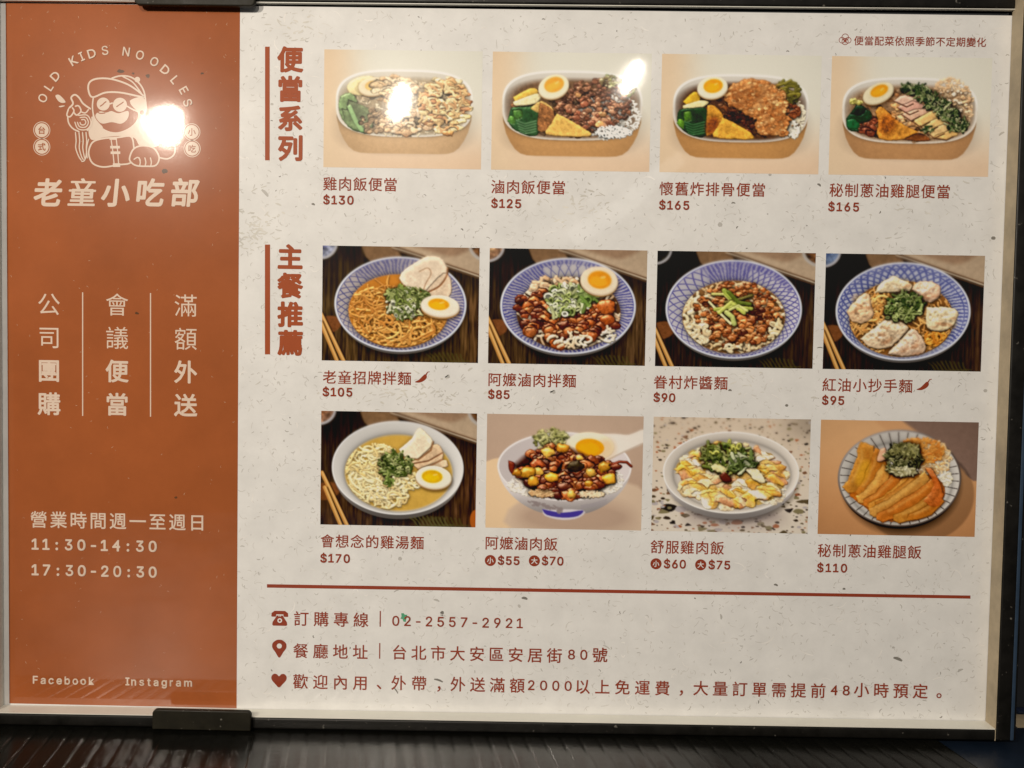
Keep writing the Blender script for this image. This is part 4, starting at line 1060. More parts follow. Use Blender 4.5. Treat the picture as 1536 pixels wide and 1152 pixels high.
# ---------------------------------------------------------------- the setting
OL, OR_, OT = -774.0, 728.5, -556.5                 # opening of the frame
def OB(x): return 508.3 + SLOPE * (x + 774) * .85   # its lower edge
def FB(x): return VB + SLOPE * (x + 762)            # where the frame stands
DF = 30.0
DT = 9.0
def on_mat(px, py, drop=0.0):
    r = ray(px, py)
    # plane y = VB + SLOPE (x + 762) + drop
    s = (VB + SLOPE * (CAM[0] + 762) + drop - CAM[1]) / (r[1] - SLOPE * r[0])
    return CAM[0] + s * r[0], -(CAM[2] + s * r[2])
M_NAVY = plain('navy_laminate', (.006, .012, .024), .35, mottle=.3, scale=30)
M_WALL = plain('dark_wall', (.008, .010, .014), .7, mottle=.3, scale=20)
def rib_material():
    m, nt, b, lk = mat('black_ribbed_rubber')
    tc = node(nt, 'ShaderNodeTexCoord'); n = node(nt, 'ShaderNodeTexNoise', Scale=260.0, Detail=6.0, Roughness=.65)
    n2 = node(nt, 'ShaderNodeTexNoise', Scale=14.0, Detail=3.0)
    lk.new(tc.outputs['Object'], n.inputs['Vector']); lk.new(tc.outputs['Object'], n2.inputs['Vector'])
    r = node(nt, 'ShaderNodeMapRange'); r.inputs[1].default_value = .3; r.inputs[2].default_value = .7; r.inputs[3].default_value = .75; r.inputs[4].default_value = 1.3
    lk.new(n.outputs[0], r.inputs[0])
    mu = node(nt, 'ShaderNodeVectorMath', operation='SCALE'); mu.inputs[0].default_value = (.0045, .0045, .0036)
    lk.new(r.outputs[0], mu.inputs['Scale']); lk.new(mu.outputs[0], b.inputs['Base Color'])
    # the middle stretch is glossier, the ends are dull
    sx = node(nt, 'ShaderNodeSeparateXYZ'); lk.new(tc.outputs['Object'], sx.inputs[0])
    a = node(nt, 'ShaderNodeMath', operation='MULTIPLY_ADD'); a.inputs[1].default_value = .10; lk.new(n2.outputs[0], a.inputs[0]); lk.new(sx.outputs['X'], a.inputs[2])
    up_ = node(nt, 'ShaderNodeMapRange'); up_.interpolation_type = 'SMOOTHSTEP'
    up_.inputs[1].default_value = -.075; up_.inputs[2].default_value = -.035; lk.new(a.outputs[0], up_.inputs[0])
    dn = node(nt, 'ShaderNodeMapRange'); dn.interpolation_type = 'SMOOTHSTEP'
    dn.inputs[1].default_value = .155; dn.inputs[2].default_value = .075; lk.new(a.outputs[0], dn.inputs[0])
    pr = node(nt, 'ShaderNodeMath', operation='MULTIPLY'); lk.new(up_.outputs[0], pr.inputs[0]); lk.new(dn.outputs[0], pr.inputs[1])
    sp = node(nt, 'ShaderNodeMapRange'); sp.inputs[3].default_value = .06; sp.inputs[4].default_value = 1.0; lk.new(pr.outputs[0], sp.inputs[0])
    lk.new(sp.outputs[0], b.inputs['Specular IOR Level'])
    b.inputs['Roughness'].default_value = .23
    bp = node(nt, 'ShaderNodeBump', Strength=.35, Distance=.0003); lk.new(n.outputs[0], bp.inputs['Height']); lk.new(bp.outputs[0], b.inputs['Normal'])
    return m
M_RIB = rib_material()
def tb(x, y): return y + SLOPE * (x + 762)
mk('table_top', [(x, tb(x, VB + yy), d) for yy in (8.0, 90.0) for d in (-120, 1700) for x in (-2200, 2200)],
   [(0, 1, 3, 2), (4, 6, 7, 5), (0, 4, 5, 1), (2, 3, 7, 6), (0, 2, 6, 4), (1, 5, 7, 3)], M_NAVY, kind='structure')
mk('wall', [(x, y, d) for d in (-150, -121) for y in (-1600, 700) for x in (-2200, 2200)],
   [(0, 1, 3, 2), (4, 6, 7, 5), (0, 4, 5, 1), (2, 3, 7, 6), (0, 2, 6, 4), (1, 5, 7, 3)], M_WALL, kind='structure')

# ribbed mat: ribs run from under the sign towards the viewer
def ribbed_mat():
    RX = .1909                                       # sideways run per unit of depth
    xr, dr = on_mat(1420, 1116)
    right0 = xr - RX * dr                            # right edge at the poster plane
    pitch = 27.0
    n_r = 62
    ts = (0, .06, .11, .16, .22, .35, .5, .65, .78, .89)      # across one rib, from groove to groove
    sub = len(ts)
    V, F = [], []
    ds = [-60, -30, 0, 20] + [28 + 4 * i for i in range(31)] + [170]
    rr = random.Random(3)
    xs, hs = [], []
    for k in range(n_r, 0, -1):
        tilt, lift = rr.uniform(-.16, .16), rr.uniform(-.12, .12)
        for t in ts:
            g = math.exp(-(min(t, 1 - t) / .075) ** 2)
            xs.append((-k + t) * pitch); hs.append(.85 * (1 - g) + .16 * math.sin(math.pi * t) + tilt * (t - .5) + lift)
    xs.append(0.0); hs.append(-1.5)
    for d in ds:
        for x, h in zip(xs, hs):
            X = right0 + x + RX * d
            V.append((X, tb(X, VB + 2.9) - h - .12 * math.sin(d * .045 + x * .013), d))
    nx = len(xs)
    for j in range(len(ds) - 1):
        for i in range(nx - 1):
            a = j * nx + i; F.append((a, a + 1, a + nx + 1, a + nx))
    # skirt down to the table
    edge = [j * nx + nx - 1 for j in range(len(ds))]
    low = len(V)
    for e_ in edge: V.append((V[e_][0], tb(V[e_][0], VB + 7.8), V[e_][2]))
    for k in range(len(edge) - 1): F.append((edge[k], low + k, low + k + 1, edge[k + 1]))
    o = mk('ribbed_mat', V, F, M_RIB, smooth=True, label='black ribbed rubber mat running under the framed menu', cat='mat', origin=W(0, VB, 0))
    return o
ribbed_mat()

# ---------------------------------------------------------------- the display frame
M_BLACK = plain('black_plastic', (.0065, .006, .005), .42, mottle=.5, scale=120, bump=.0002, spec=.25, dust=520.0)
M_CLIP = plain('brown_black_plastic', (.012, .0105, .006), .5, mottle=.35, scale=150, bump=.0003, spec=.2, dust=520.0)
M_LIP = plain('white_plastic_lip', (.74, .73, .66), .35, mottle=.06, scale=40)
M_TAN = plain('yellowed_shaded_lip', (.40, .33, .225), .6, mottle=.25, scale=60)  # tan holds both the yellowing and the shade of the right lip
frame = empty('display_frame', W(-20, VB, 0), 'slim black frame with white inner lips holding the printed menu upright', 'frame')
RW = 27.0
def hexa(v8): return v8, [(0, 1, 3, 2), (4, 6, 7, 5), (0, 4, 5, 1), (2, 3, 7, 6), (0, 2, 6, 4), (1, 5, 7, 3)]
def rail(a0, a1, b0, b1, d0, d1):
    # a0-a1 inner edge, b0-b1 outer edge
    v = []
    for d in (d0, d1): v += [(a0[0], a0[1], d), (a1[0], a1[1], d), (b0[0], b0[1], d), (b1[0], b1[1], d)]
    return hexa(v)
def add_rail(a0, a1, b0, b1, lipm, lip, df=DF):
    dlip = df - .8
    V, F = rail(a0, a1, b0, b1, -14, df)
    o = bevel(mk('frame_rail', V, F, M_BLACK, frame), 3.2, 3)
    # the pale lip inside the rail: a thin strip standing off the rail's inner side
    v = []
    for d in (1.0, dlip): v += [(a0[0] + lip[0], a0[1] + lip[1], d), (a1[0] + lip[0], a1[1] + lip[1], d), (a0[0] + lip[0] * .15, a0[1] + lip[1] * .15, d), (a1[0] + lip[0] * .15, a1[1] + lip[1] * .15, d)]
    V, F = hexa(v)
    mk('inner_lip', V, F, lipm, o)
    return o
add_rail((OL, OB(OL)), (OR_, OB(OR_)), (OL, FB(OL) - .2), (OR_, FB(OR_) - .2), M_LIP, (0, -1.2))
tl, tr = inv(250, 1, DT), inv(1436, 12, DT)
def TT(x): return tl[1] + (tr[1] - tl[1]) * (x - tl[0]) / (tr[0] - tl[0])
add_rail((OL, TT(OL)), (OR_, TT(OR_)), (OL, OT - 30), (OR_, OT - 30), M_LIP, (0, 1.0), DT)
add_rail((OR_, OT - 30), (OR_, FB(OR_) - .2), (OR_ + 30, OT - 30), (OR_ + 30, FB(OR_) - .2), M_TAN, (-1.2, 0))
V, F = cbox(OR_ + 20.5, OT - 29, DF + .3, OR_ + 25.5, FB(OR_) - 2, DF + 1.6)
bevel(mk('glint_strip', V, F, plain('blue_rail_glint', (.022, .042, .075), .4, mottle=.3, scale=40), frame), .6, 2)  # raised strip whose blue stands in for the rail's cool highlight
add_rail((OL, OT - 30), (OL, FB(OL) - .2), (OL - 30, OT - 30), (OL - 30, FB(OL) - .2), M_LIP, (1.2, 0))
V, F = cbox(OL + .5, OT + .5, -12, OR_ - .5, OB(OR_) - .5, -6); mk('back_panel', V, F, M_BLACK, frame)
def clip_part(x0, y0, x1, y1, r, top, df=DF):
    pts = []
    for (cx, cy, a0) in ((x0 + r, y0 + r, 180), (x1 - r, y0 + r, 270), (x1 - 2, y1 - 2, 0), (x0 + 2, y1 - 2, 90)):
        rr = r if cy < (y0 + y1) / 2 else 2
        for k in range(7):
            a = math.radians(a0 + 90 * k / 6); pts.append((cx + rr * math.cos(a), cy + rr * math.sin(a)))
    if not top: pts = [(x, y0 + y1 - y) for x, y in pts][::-1]
    n = len(pts)
    V = [(x, y, df + .4) for x, y in pts] + [(x, y, df + 9) for x, y in pts]
    F = [tuple(range(n)), tuple(range(2 * n - 1, n - 1, -1))] + [(i, n + i, n + (i + 1) % n, (i + 1) % n) for i in range(n)]
    o = mk('clip', V, F, M_CLIP, frame)
    m = o.modifiers.new('bevel', 'BEVEL'); m.width = 1.6 * U; m.segments = 2; m.limit_method = 'ANGLE'; m.angle_limit = .8
    return o
ca = inv(228, 1065, DF + 9); cb = inv(376, 1067, DF + 9)
clip_part(ca[0], ca[1] - .5, cb[0], FB(cb[0]) - .6, 7, True)
ca = inv(201, 6.5, DT + 9); cb = inv(382, 6.5, DT + 9)
clip_part(ca[0], OT - 34, cb[0], ca[1], 7, False, DT)

# ---------------------------------------------------------------- the printed menu
menu = empty('menu_poster', W(-20, OB(0), 0), 'laminated restaurant menu with a terracotta left band and twelve dish photographs, inside the black frame', 'menu')
# paper sheet with its flecks and fibres
def paper():
    rng = random.Random(11)
    y1 = OB(OR_) - .4
    V = [(OL + .6, OT + .6, 0), (OR_ - .6, OT + .6, 0), (OL + .6, OB(OL) - .6, 0), (OR_ - .6, OB(OR_) - .6, 0)]
    F = [(0, 2, 3, 1)]; mi = [0]
    def fleck(x, y, l, wd, a, bend, m, h):
        pts = []
        for k in range(4):
            t = k / 3 - .5
            pts.append((x + l * t * math.cos(a) - bend * (t * t * 4) * math.sin(a), y + l * t * math.sin(a) + bend * (t * t * 4) * math.cos(a)))
        v, f = up(*ribbon(pts, wd))
        if max(p[1] for p in v) > 500 or min(p[1] for p in v) < OT + 2 or max(p[0] for p in v) > OR_ - 2: return
        b = len(V); V.extend((p[0], p[1], h) for p in v); F.extend(tuple(q + b for q in t) for t in f); mi.extend([m] * len(f))
    h = .06
    for i in range(6500):
        x, y = rng.uniform(-413, 726), rng.uniform(OT + 3, 500)
        r = rng.random()
        if r < .62: fleck(x, y, rng.uniform(1.5, 7), rng.uniform(.6, 1.9), rng.uniform(0, 6.3), rng.uniform(-2, 2), 1, h)
        elif r < .80: fleck(x, y, rng.uniform(4, 14), rng.uniform(.5, 1.3), rng.gauss(0, .9), rng.uniform(-4, 4), 1, h)
        elif r < .90: fleck(x, y, rng.uniform(2, 7), rng.uniform(.5, 1.7), rng.uniform(0, 6.3), rng.uniform(-2, 2), 2, h)
        elif r < .909: fleck(x, y, rng.uniform(1.5, 5), rng.uniform(.7, 1.8), rng.uniform(0, 6.3), 1, 3, h)
        else: fleck(x, y, rng.uniform(5, 22), rng.uniform(.6, 2.4), rng.gauss(0, .8), rng.uniform(-5, 5), 4, h)
        h += .000007
    # stains the photograph shows: smudges beside the second row, under its first price, a few dark crumbs
    for cx, cy, n, sx, sy in ((375, 350, 60, 26, 14), (600, 585, 90, 60, 14), (880, 310, 40, 40, 20), (425, 45, 30, 26, 14), (1110, 570, 24, 60, 20), (390, 335, 30, 26, 26), (1340, 300, 30, 60, 20)):
        for _ in range(n):
            x, y = inv(cx + rng.gauss(0, sx), cy + rng.gauss(0, sy))
            fleck(x, y, rng.uniform(3, 11), rng.uniform(1, 3), rng.gauss(0, .5), rng.uniform(-1, 1), 5 if rng.random() < .85 else 1, h); h += .00002
    for px, py, l, wd, a, m in ((398, 289, 14, 4.5, .8, 2), (470, 306, 5, 3, .3, 3), (408, 156, 4, 3.5, 0, 2), (787, 897, 9, 4, .2, 3), (663, 919, 4, 6, 1.4, 3), (779, 909, 5, 4, 1, 2), (1347, 988, 14, 4.5, .35, 3), (1340, 971, 4, 3, 0, 2), (1229, 277, 6, 3, .6, 3), (1164, 877, 6, 3, .3, 3), (1266, 883, 4, 3, 0, 3), (1100, 304, 6, 2, 0, 3), (1180, 608, 4, 4, 0, 3), (1490, 357, 6, 5, 0, 3), (594, 886, 8, 1.6, -.4, 2), (655, 900, 9, 3, .3, 2), (504, 170, 5, 5, 0, 2), (1095, 585, 5, 3, 0, 3), (829, 588, 3, 9, 1.4, 2), (1478, 586, 5, 5, 0, 2), (671, 565, 3, 8, 1.2, 2), (600, 838, 5, 6, .9, 2), (1080, 337, 6, 7, .9, 2), (1155, 262, 4, 4, 0, 2), (1502, 200, 9, 3, -.6, 2), (1230, 521, 9, 1.5, 0, 3), (594, 1035, 12, 2, .9, 3), (658, 1020, 14, 3, .3, 3), (910, 970, 12, 2, .5, 2), (1082, 925, 8, 3, 1.4, 2), (1440, 1005, 9, 3, -.5, 2)):
        x, y = inv(px, py); fleck(x, y, l, wd, a, 1, m, h); h += .0002
    mk('paper', V, F, [M_PAPER] + M_FLECK, menu, mi=mi)
paper()

# terracotta band
RX0, RX1, RY0, RY1 = -764.97, -414.03, -555.6, 505.0
def band():
    rng = random.Random(4)
    V, F = rect(RX0, RY0, RX1, RY1); mi = [0]; V = [(x, y, .12) for x, y in V]
    h = .16
    for i in range(170):
        x, y = rng.uniform(RX0 + 4, RX1 - 4), RY0 + 8 + (rng.random() ** 1.5) * 1030
        l, wd, a = rng.uniform(1, 4), rng.uniform(.3, .7), rng.uniform(0, 6.3)
        v, f = up(*ribbon([(x, y), (x + l * .5 * math.cos(a), y + l * .5 * math.sin(a)), (x + l * math.cos(a + .5), y + l * math.sin(a + .5))], wd))
        b = len(V); V += [(p[0], p[1], h) for p in v]; F += [tuple(q + b for q in t) for t in f]; mi += [1] * len(f); h += .00005
    for px, py, r in ((181, 107, 5), (222, 114, 4), (248, 257, 5), (303, 110, 2.5), (205, 470, 3), (200, 110, 2.4), (264, 746, 2.5)):
        x, y = inv(px, py); n = 9
        v = [(x + r * rng.uniform(.6, 1.3) * math.cos(-6.283 * k / n), y + .7 * r * rng.uniform(.6, 1.3) * math.sin(-6.283 * k / n)) for k in range(n)]
        b = len(V); V += [(p[0], p[1], h) for p in v]; F.append(tuple(range(b, b + n))); mi.append(2); h += .0002
    mk('colour_band', V, F, [M_RED, M_DUST, M_DIRT], menu, mi=mi, label='terracotta band with the shop emblem, slogans and opening hours')
band()

# dish photographs
def photo_material():
    m, nt, b, lk = mat('printed_photograph')
    film(nt, b, lk)
    a = node(nt, 'ShaderNodeVertexColor'); a.layer_name = 'print'
    lk.new(a.outputs[0], b.inputs['Base Color'])
    return m
M_PHOTO = photo_material()
GW, GH = 240, 177
COLX = [-287.7, -36.7, 214.3, 465.3]
ROWS = [(-493.7, 173.9), (-203.2, 172.5), (45.5, 173.1)]
PLABEL = ['boxed rice with shredded chicken and greens', 'boxed rice with braised minced pork and half an egg', 'boxed rice with a fried pork cutlet', 'boxed rice with sliced chicken under chopped scallions',
          'blue patterned bowl of brown noodles with pork slices', 'blue patterned bowl of noodles with braised pork cubes and egg', 'blue patterned bowl of noodles with minced sauce and cucumber', 'blue patterned bowl of noodles with wontons',
          'white bowl of noodles in clear chicken soup', 'white footed bowl of rice with braised pork and a spoon', 'white bowl of shredded chicken rice on terrazzo', 'grey striped bowl of glazed chicken rice']
def photo(i, C8):
    x0 = COLX[i % 4]; y0, hh = ROWS[i // 4]; ww = 235.87
    C2 = C8.reshape(GH, PH // GH, GW, PW // GW, 3).mean((1, 3)) / 255.0
    L = np.where(C2 <= .04045, C2 / 12.92, ((C2 + .055) / 1.055) ** 2.4)
    L = np.clip((L - PHOTO_VEIL) / PHOTO_GAIN, .004, .85)
    X, Y = np.meshgrid(np.linspace(x0, x0 + ww, GW), np.linspace(y0, y0 + hh, GH))
    b = base_of(menu)
    co = np.empty((GH * GW, 3), np.float32)
    co[:, 0] = X.ravel() * U - b.x; co[:, 1] = -.12 * U - b.y; co[:, 2] = (VB - Y.ravel()) * U - b.z
    ii, jj = np.meshgrid(np.arange(GH - 1), np.arange(GW - 1), indexing='ij')
    a = (ii * GW + jj).ravel()
    q = np.stack([a, a + GW, a + GW + 1, a + 1], 1).astype(np.int32)
    me = bpy.data.meshes.new('dish_photo')
    me.vertices.add(len(co)); me.vertices.foreach_set('co', co.ravel())
    me.loops.add(q.size); me.loops.foreach_set('vertex_index', q.ravel())
    me.polygons.add(len(q)); me.polygons.foreach_set('loop_start', np.arange(0, q.size, 4, dtype=np.int32))
    me.update(calc_edges=True)
    at = me.color_attributes.new('print', 'FLOAT_COLOR', 'POINT')
    rgba = np.ones((GH * GW, 4), np.float32); rgba[:, :3] = L.reshape(-1, 3)
    at.data.foreach_set('color', rgba.ravel())
    me.materials.append(M_PHOTO)
    o = bpy.data.objects.new('dish_photo', me); COL.objects.link(o); o.parent = menu; o['label'] = 'printed photo of a ' + PLABEL[i]
PHOTO_VEIL, PHOTO_GAIN = .012, np.array((.96, .88, .79))
for i, f in enumerate(DISHES): photo(i, f())

# lettering: positions read off the photograph, laid on the poster's own plane
T = []
def text(name, t, xl, xr, yc, em, bold=1, m=None, digit=1.0, skew=0, part='txt', d=.2):
    want(t, bold); T.append((name, t, xl, xr, yc, em, bold, m or M_INK, digit, skew, d))
E1 = 21.5
names = [('雞肉飯便當', 484.8, 595, 275.5), ('滷肉飯便當', 736.7, 847.4, 280), ('懷舊炸排骨便當', 989, 1147.4, 282.8), ('秘制蔥油雞腿便當', 1244, 1424.6, 285),
         ('老童招牌拌麵', 484.3, 616.7, 565.5), ('阿嬤滷肉拌麵', 732.7, 864, 569.2), ('眷村炸醬麵', 980.5, 1091.4, 573), ('紅油小抄手麵', 1233.6, 1368.6, 577),
         ('會想念的雞湯麵', 481, 635.7, 811.3), ('阿嬤滷肉飯', 728.4, 836.2, 814.3), ('舒服雞肉飯', 975.8, 1086, 820), ('秘制蔥油雞腿飯', 1226.3, 1382, 825.5)]
for t, a, b, y in names: text('dish_name', t, a, b, y, E1, 1)
for t, a, b, y in (('$130', 484.8, 530.5, 299.7), ('$125', 736.7, 781.7, 305), ('$165', 988.4, 1034, 307.5), ('$165', 1242, 1288.6, 310),
                   ('$105', 483.9, 528.6, 587.6), ('$85', 732, 764.4, 591.4), ('$90', 980, 1013, 596), ('$95', 1232.7, 1266.3, 600.2),
                   ('$170', 480.5, 525, 837), ('$55', 746.6, 779.3, 840.4), ('$70', 812.5, 845.3, 841), ('$60', 995.5, 1028.9, 845.6), ('$75', 1062.5, 1095.3, 847), ('$110', 1225.4, 1270.6, 851.3)):
    text('price', t, a, b, y, 19.5, 2)
text('side_note', '便當配菜依照季節不定期變化', 1281, 1479, 61, 14.5, 1)
for col, xs in ((('便', 89), ('當', 133.2), ('系', 177.5), ('列', 222)), 435.5), ((('主', 385.3), ('餐', 428.3), ('推', 471.4), ('薦', 514)), 435.3):
    for ch, y in col: text('section_title:' + str(col[0][1]), ch, xs - 18.2, xs + 18.2, y, 39, 3, M_INKO)
# band lettering
for ch, x, bw in (('老', 72, 5), ('童', 123.5, 4), ('小', 174, 5), ('吃', 226, 5), ('部', 277.5, 5)): text('shop_name:1', ch, x - 20, x + 20, 288.8, 43.5, bw, M_CREAM, skew=.10)
for x, y0, t in ((73.6, 456, '公司團購'), (175.8, 456.8, '會議便當'), (278.6, 458.2, '滿額外送')):
    for k, ch in enumerate(t): text('slogan:%g' % x, ch, x - 16.5, x + 16.5, y0 + k * 49.8, 36, 0 if k < 2 else 2, M_CREAM)
text('opening_hours', '營業時間週一至週日', 46, 305, 779, 27, 1, M_CREAM)
text('opening_hours', '11:30-14:30', 47.5, 235.5, 816, 25, 2, M_CREAM)
text('opening_hours', '17:30-20:30', 47.5, 235.5, 854.5, 25, 2, M_CREAM)
text('social_caption', 'Facebook', 49.3, 141.3, 1019.5, 18, 2, M_CREAM)
text('social_caption', 'Instagram', 188.2, 288.4, 1022, 18, 2, M_CREAM)
# contact lines (one part a line)
text('contact_line:1', '訂購專線', 441, 552.7, 927.8, 24, 1); text('contact_line:1', '02-2557-2921', 588.4, 784.5, 931, 23, 1)
text('contact_line:2', '餐廳地址', 440, 551.6, 976, 24, 1); text('contact_line:2', '台北市大安區安居街', 589.5, 843, 978.3, 24, 1); text('contact_line:2', '80', 852, 881, 981.5, 23, 1); text('contact_line:2', '號', 888.5, 911, 982, 24, 1)
for t, a, b, y in (('歡迎內用', 439.5, 550, 1022), ('、', 565, 572, 1023.5), ('外帶', 587, 639.5, 1024), ('，', 656, 662, 1026), ('外送滿額', 675.7, 787, 1026), ('2000', 792, 857.5, 1027.5), ('以上免運費', 864, 1004.3, 1029.5), ('，', 1019.5, 1025.5, 1032), ('大量訂單需提前', 1039.9, 1238, 1032), ('48', 1245.7, 1274.5, 1035), ('小時預定', 1280.6, 1391.5, 1034.5), ('。', 1404.5, 1414, 1036.5)):
    text('contact_line:3', t, a, b, y, 24 if ord(t[0]) > 0x2000 else 23, 1)
ARC = 'OLDKIDSNOODLES'; want(ARC, 1)
BADGES = [('台', 62.8, 195.3), ('式', 62.8, 220.3), ('小', 287.8, 198), ('吃', 288.3, 223)]
SIZES = [('小', 735.5, 840.7), ('大', 801.5, 841.2), ('小', 984, 845.6), ('大', 1051, 847.2)]
for ch, *_ in BADGES + SIZES: want(ch, 2)
make_glyphs()
vs = GL[('便', 1)][0]; CJK_MID = .5 * (min(v[1] for v in vs) + max(v[1] for v in vs))
vs = GL[('0', 2)][0]; LAT_MID = .5 * (min(v[1] for v in vs) + max(v[1] for v in vs)); CAPH = max(v[1] for v in vs) - min(v[1] for v in vs)
print('CJK mid', CJK_MID, 'LAT', LAT_MID, CAPH, 'CJK h', max(v[1] for v in GL[('便', 1)][0]) - min(v[1] for v in GL[('便', 1)][0]))
groups = {}
for name, t, xl, xr, yc, em, bold, m, digit, skew, d in T:
    x0, y = inv(xl, yc); x1, _ = inv(xr, yc)
    if len(t) == 1 and t not in '、，。': 
        # single upright character: centred
        g = GL[(t, bold)][0]; gw = (max(v[0] for v in g) - min(v[0] for v in g)) * em; cx = (x0 + x1) / 2; x0, x1 = cx - gw / 2, cx + gw / 2
    if ord(t[0]) < 0x2000: digit = .72 / CAPH * .98
    V, F = layout(t, x0, x1, y, em, bold, digit, skew)
    if '，' in t or '、' in t or '。' in t: pass
    key = name if ':' in name or name == 'opening_hours' else (name, len(groups))
    groups.setdefault(key, [name.split(':')[0], [], m, d])[1].append((V, F))
LAB = {'contact_line:1': 'telephone line with the number', 'contact_line:2': 'address line', 'contact_line:3': 'longest line at the foot, about delivery and large orders', 'section_title:89': 'upright title of the lunch box row', 'section_title:385.3': 'upright title of the main dishes'}
for key, (name, parts, m, d) in groups.items():
    V, F = up(*merge(parts)); flat(name, V, F, m, menu, d, LAB.get(key) if isinstance(key, str) else None)

# bars, rules, dividers
def bar(name, a, b, c, e, m, d=.2):
    q = [inv(*a), inv(*b), inv(*c), inv(*e)]
    V, F = up(q, [(0, 1, 2, 3)]); flat(name, V, F, m, menu, d)
bar('title_bar', (397.6, 70), (404.6, 70), (404.6, 240.5), (397.6, 240.5), M_INKO)
bar('title_bar', (397.4, 366.8), (405.2, 366.8), (405.2, 531.6), (397.4, 531.6), M_INKO)
bar('divider', (123.2, 438.5), (124.9, 438.5), (124.9, 623.8), (123.2, 623.8), M_CREAM)
bar('divider', (225, 439.5), (226.7, 439.5), (226.7, 625), (225, 625), M_CREAM)
bar('rule_line', (400.5, 876.2), (1455.6, 893.2), (1455.6, 898), (400.5, 881.4), M_INK)
bar('separator', (569.6, 916.3), (571.4, 916.3), (571.2, 940), (569.4, 940), M_INK)
bar('separator', (568.8, 964.5), (570.6, 964.5), (570.4, 988), (568.6, 988), M_INK)

def glyph_at(ch, bold, cx, cy, h, rot=0.0):
    vs, fs = GL[(ch, bold)]
    xs = [v[0] for v in vs]; ys = [v[1] for v in vs]; mx, my = (min(xs) + max(xs)) / 2, (min(ys) + max(ys)) / 2
    k = h; c, s = math.cos(rot), math.sin(rot)
    return [(cx + k * ((x - mx) * c + (y - my) * s), cy + k * ((x - mx) * s - (y - my) * c)) for x, y in vs], fs
def badge(name, ch, px, py, r, ring, fill, ink, outer=None):
    cx, cy = inv(px, py)
    V, F = up(*disc(cx, cy, r)); o = flat(name, V, F, fill, menu, .2)
    V, F = up(*glyph_at(ch, 2, cx, cy, r * 1.18)); flat('character', V, F, ink, o, .26)
    if outer:
        V, F = up(*ribbon([(cx + outer * math.cos(6.283 * k / 32), cy + outer * math.sin(6.283 * k / 32)) for k in range(32)], 1.0, True)); mk('ring', [(x, y, .22) for x, y in V], F, fill, o)
for ch, px, py in BADGES: badge('round_badge', ch, px, py, 10.3, 0, M_CREAM, M_RED, 12.3)
for ch, px, py in SIZES: badge('size_badge', ch, px, py, 8.5, 0, M_INK, M_PAPER)

# emblem: arched lettering and the line drawing under it
Z = 3.6
parts = []
for ch, x, y in zip(ARC, (232, 265, 300, 398, 442, 497, 568, 683, 757, 835, 893, 945, 993, 1015), (530, 470, 412, 328, 306, 290, 273, 280, 298, 334, 378, 432, 488, 556)):
    cx, cy = inv(x / Z, y / Z)
    ang = math.atan2((x - 623), -(y - 702))
    parts.append(glyph_at(ch, 1, cx, cy, 25.0, ang))
V, F = up(*merge(parts)); flat('arched_lettering', V, F, M_CREAM, menu, .2)
emb = []
_h = [.2]
EV, EF, EM = [], [], []
def addE(V, F, m):
    V, F = up(V, F); b = len(EV); EV.extend((x, y, _h[0]) for x, y in V); EF.extend(tuple(q + b for q in f) for f in F); EM.extend([m] * len(F)); _h[0] += .006
def zz(p): return inv(p[0] / Z, p[1] / Z)
def stroke(pts, wd=2.0, closed=False, m=0): addE(*ribbon(spline([zz(p) for p in pts], 5, closed), wd, closed), m)
def fill(pts, m=0, smooth=True):
    q = [zz(p) for p in pts]; q = spline(q, 5, True) if smooth else q
    addE(q, [tuple(range(len(q)))], m)
def circ(x, y, r, m=0, ry=None): fill([(x + r * math.cos(6.283 * k / 12), y + (ry or r) * math.sin(6.283 * k / 12)) for k in range(12)], m)
def ring(x, y, r, wd=1.8, m=0): stroke([(x + r * math.cos(6.283 * k / 12), y + r * math.sin(6.283 * k / 12)) for k in range(12)], wd, True, m)
# beard and side hair (filled), then the face over it
fill([(478, 700), (495, 640), (512, 600), (560, 640), (640, 640), (700, 600), (700, 545), (770, 525), (790, 580), (785, 640), (800, 700), (860, 745), (850, 790), (760, 790), (725, 745), (640, 735), (560, 742), (495, 755)])
fill([(512, 640), (505, 560), (508, 515), (600, 500), (690, 505), (705, 560), (745, 610), (735, 655), (690, 695), (625, 715), (560, 695)], 1)
fill([(500, 525), (478, 488), (482, 448), (515, 427), (580, 424), (650, 440), (715, 470), (775, 522), (740, 520), (650, 500), (570, 500)], 1)
stroke([(500, 525), (478, 488), (482, 448), (515, 427), (580, 424), (650, 440), (715, 470), (778, 522), (740, 518), (650, 500), (570, 500)], 2.6, True)
stroke([(600, 424), (650, 410), (705, 416), (750, 448), (778, 495), (788, 560), (790, 590)], 2.4)
stroke([(660, 412), (712, 440), (745, 478), (768, 512)], 2.0)
circ(742, 430, 15); 
circ(558, 562, 35); circ(648, 566, 38)
stroke([(590, 562), (610, 556)], 2.2); stroke([(684, 572), (715, 590), (752, 606)], 2.2)
stroke([(540, 575), (555, 565), (565, 555), (575, 548)], 1.7, m=1); stroke([(628, 578), (645, 566), (655, 560), (668, 550)], 1.7, m=1)
fill([(516, 622), (540, 602), (575, 608), (603, 600), (640, 612), (692, 600), (690, 640), (655, 668), (605, 660), (555, 668), (528, 650)])
fill([(548, 682), (590, 672), (620, 678), (660, 676), (640, 702), (600, 706)], 1)
stroke([(520, 600), (540, 612), (570, 610)], 1.6, m=1)
circ(768, 608, 15, 1); ring(768, 608, 15, 1.6)
stroke([(505, 522), (500, 580), (512, 640), (555, 690)], 2.2); 
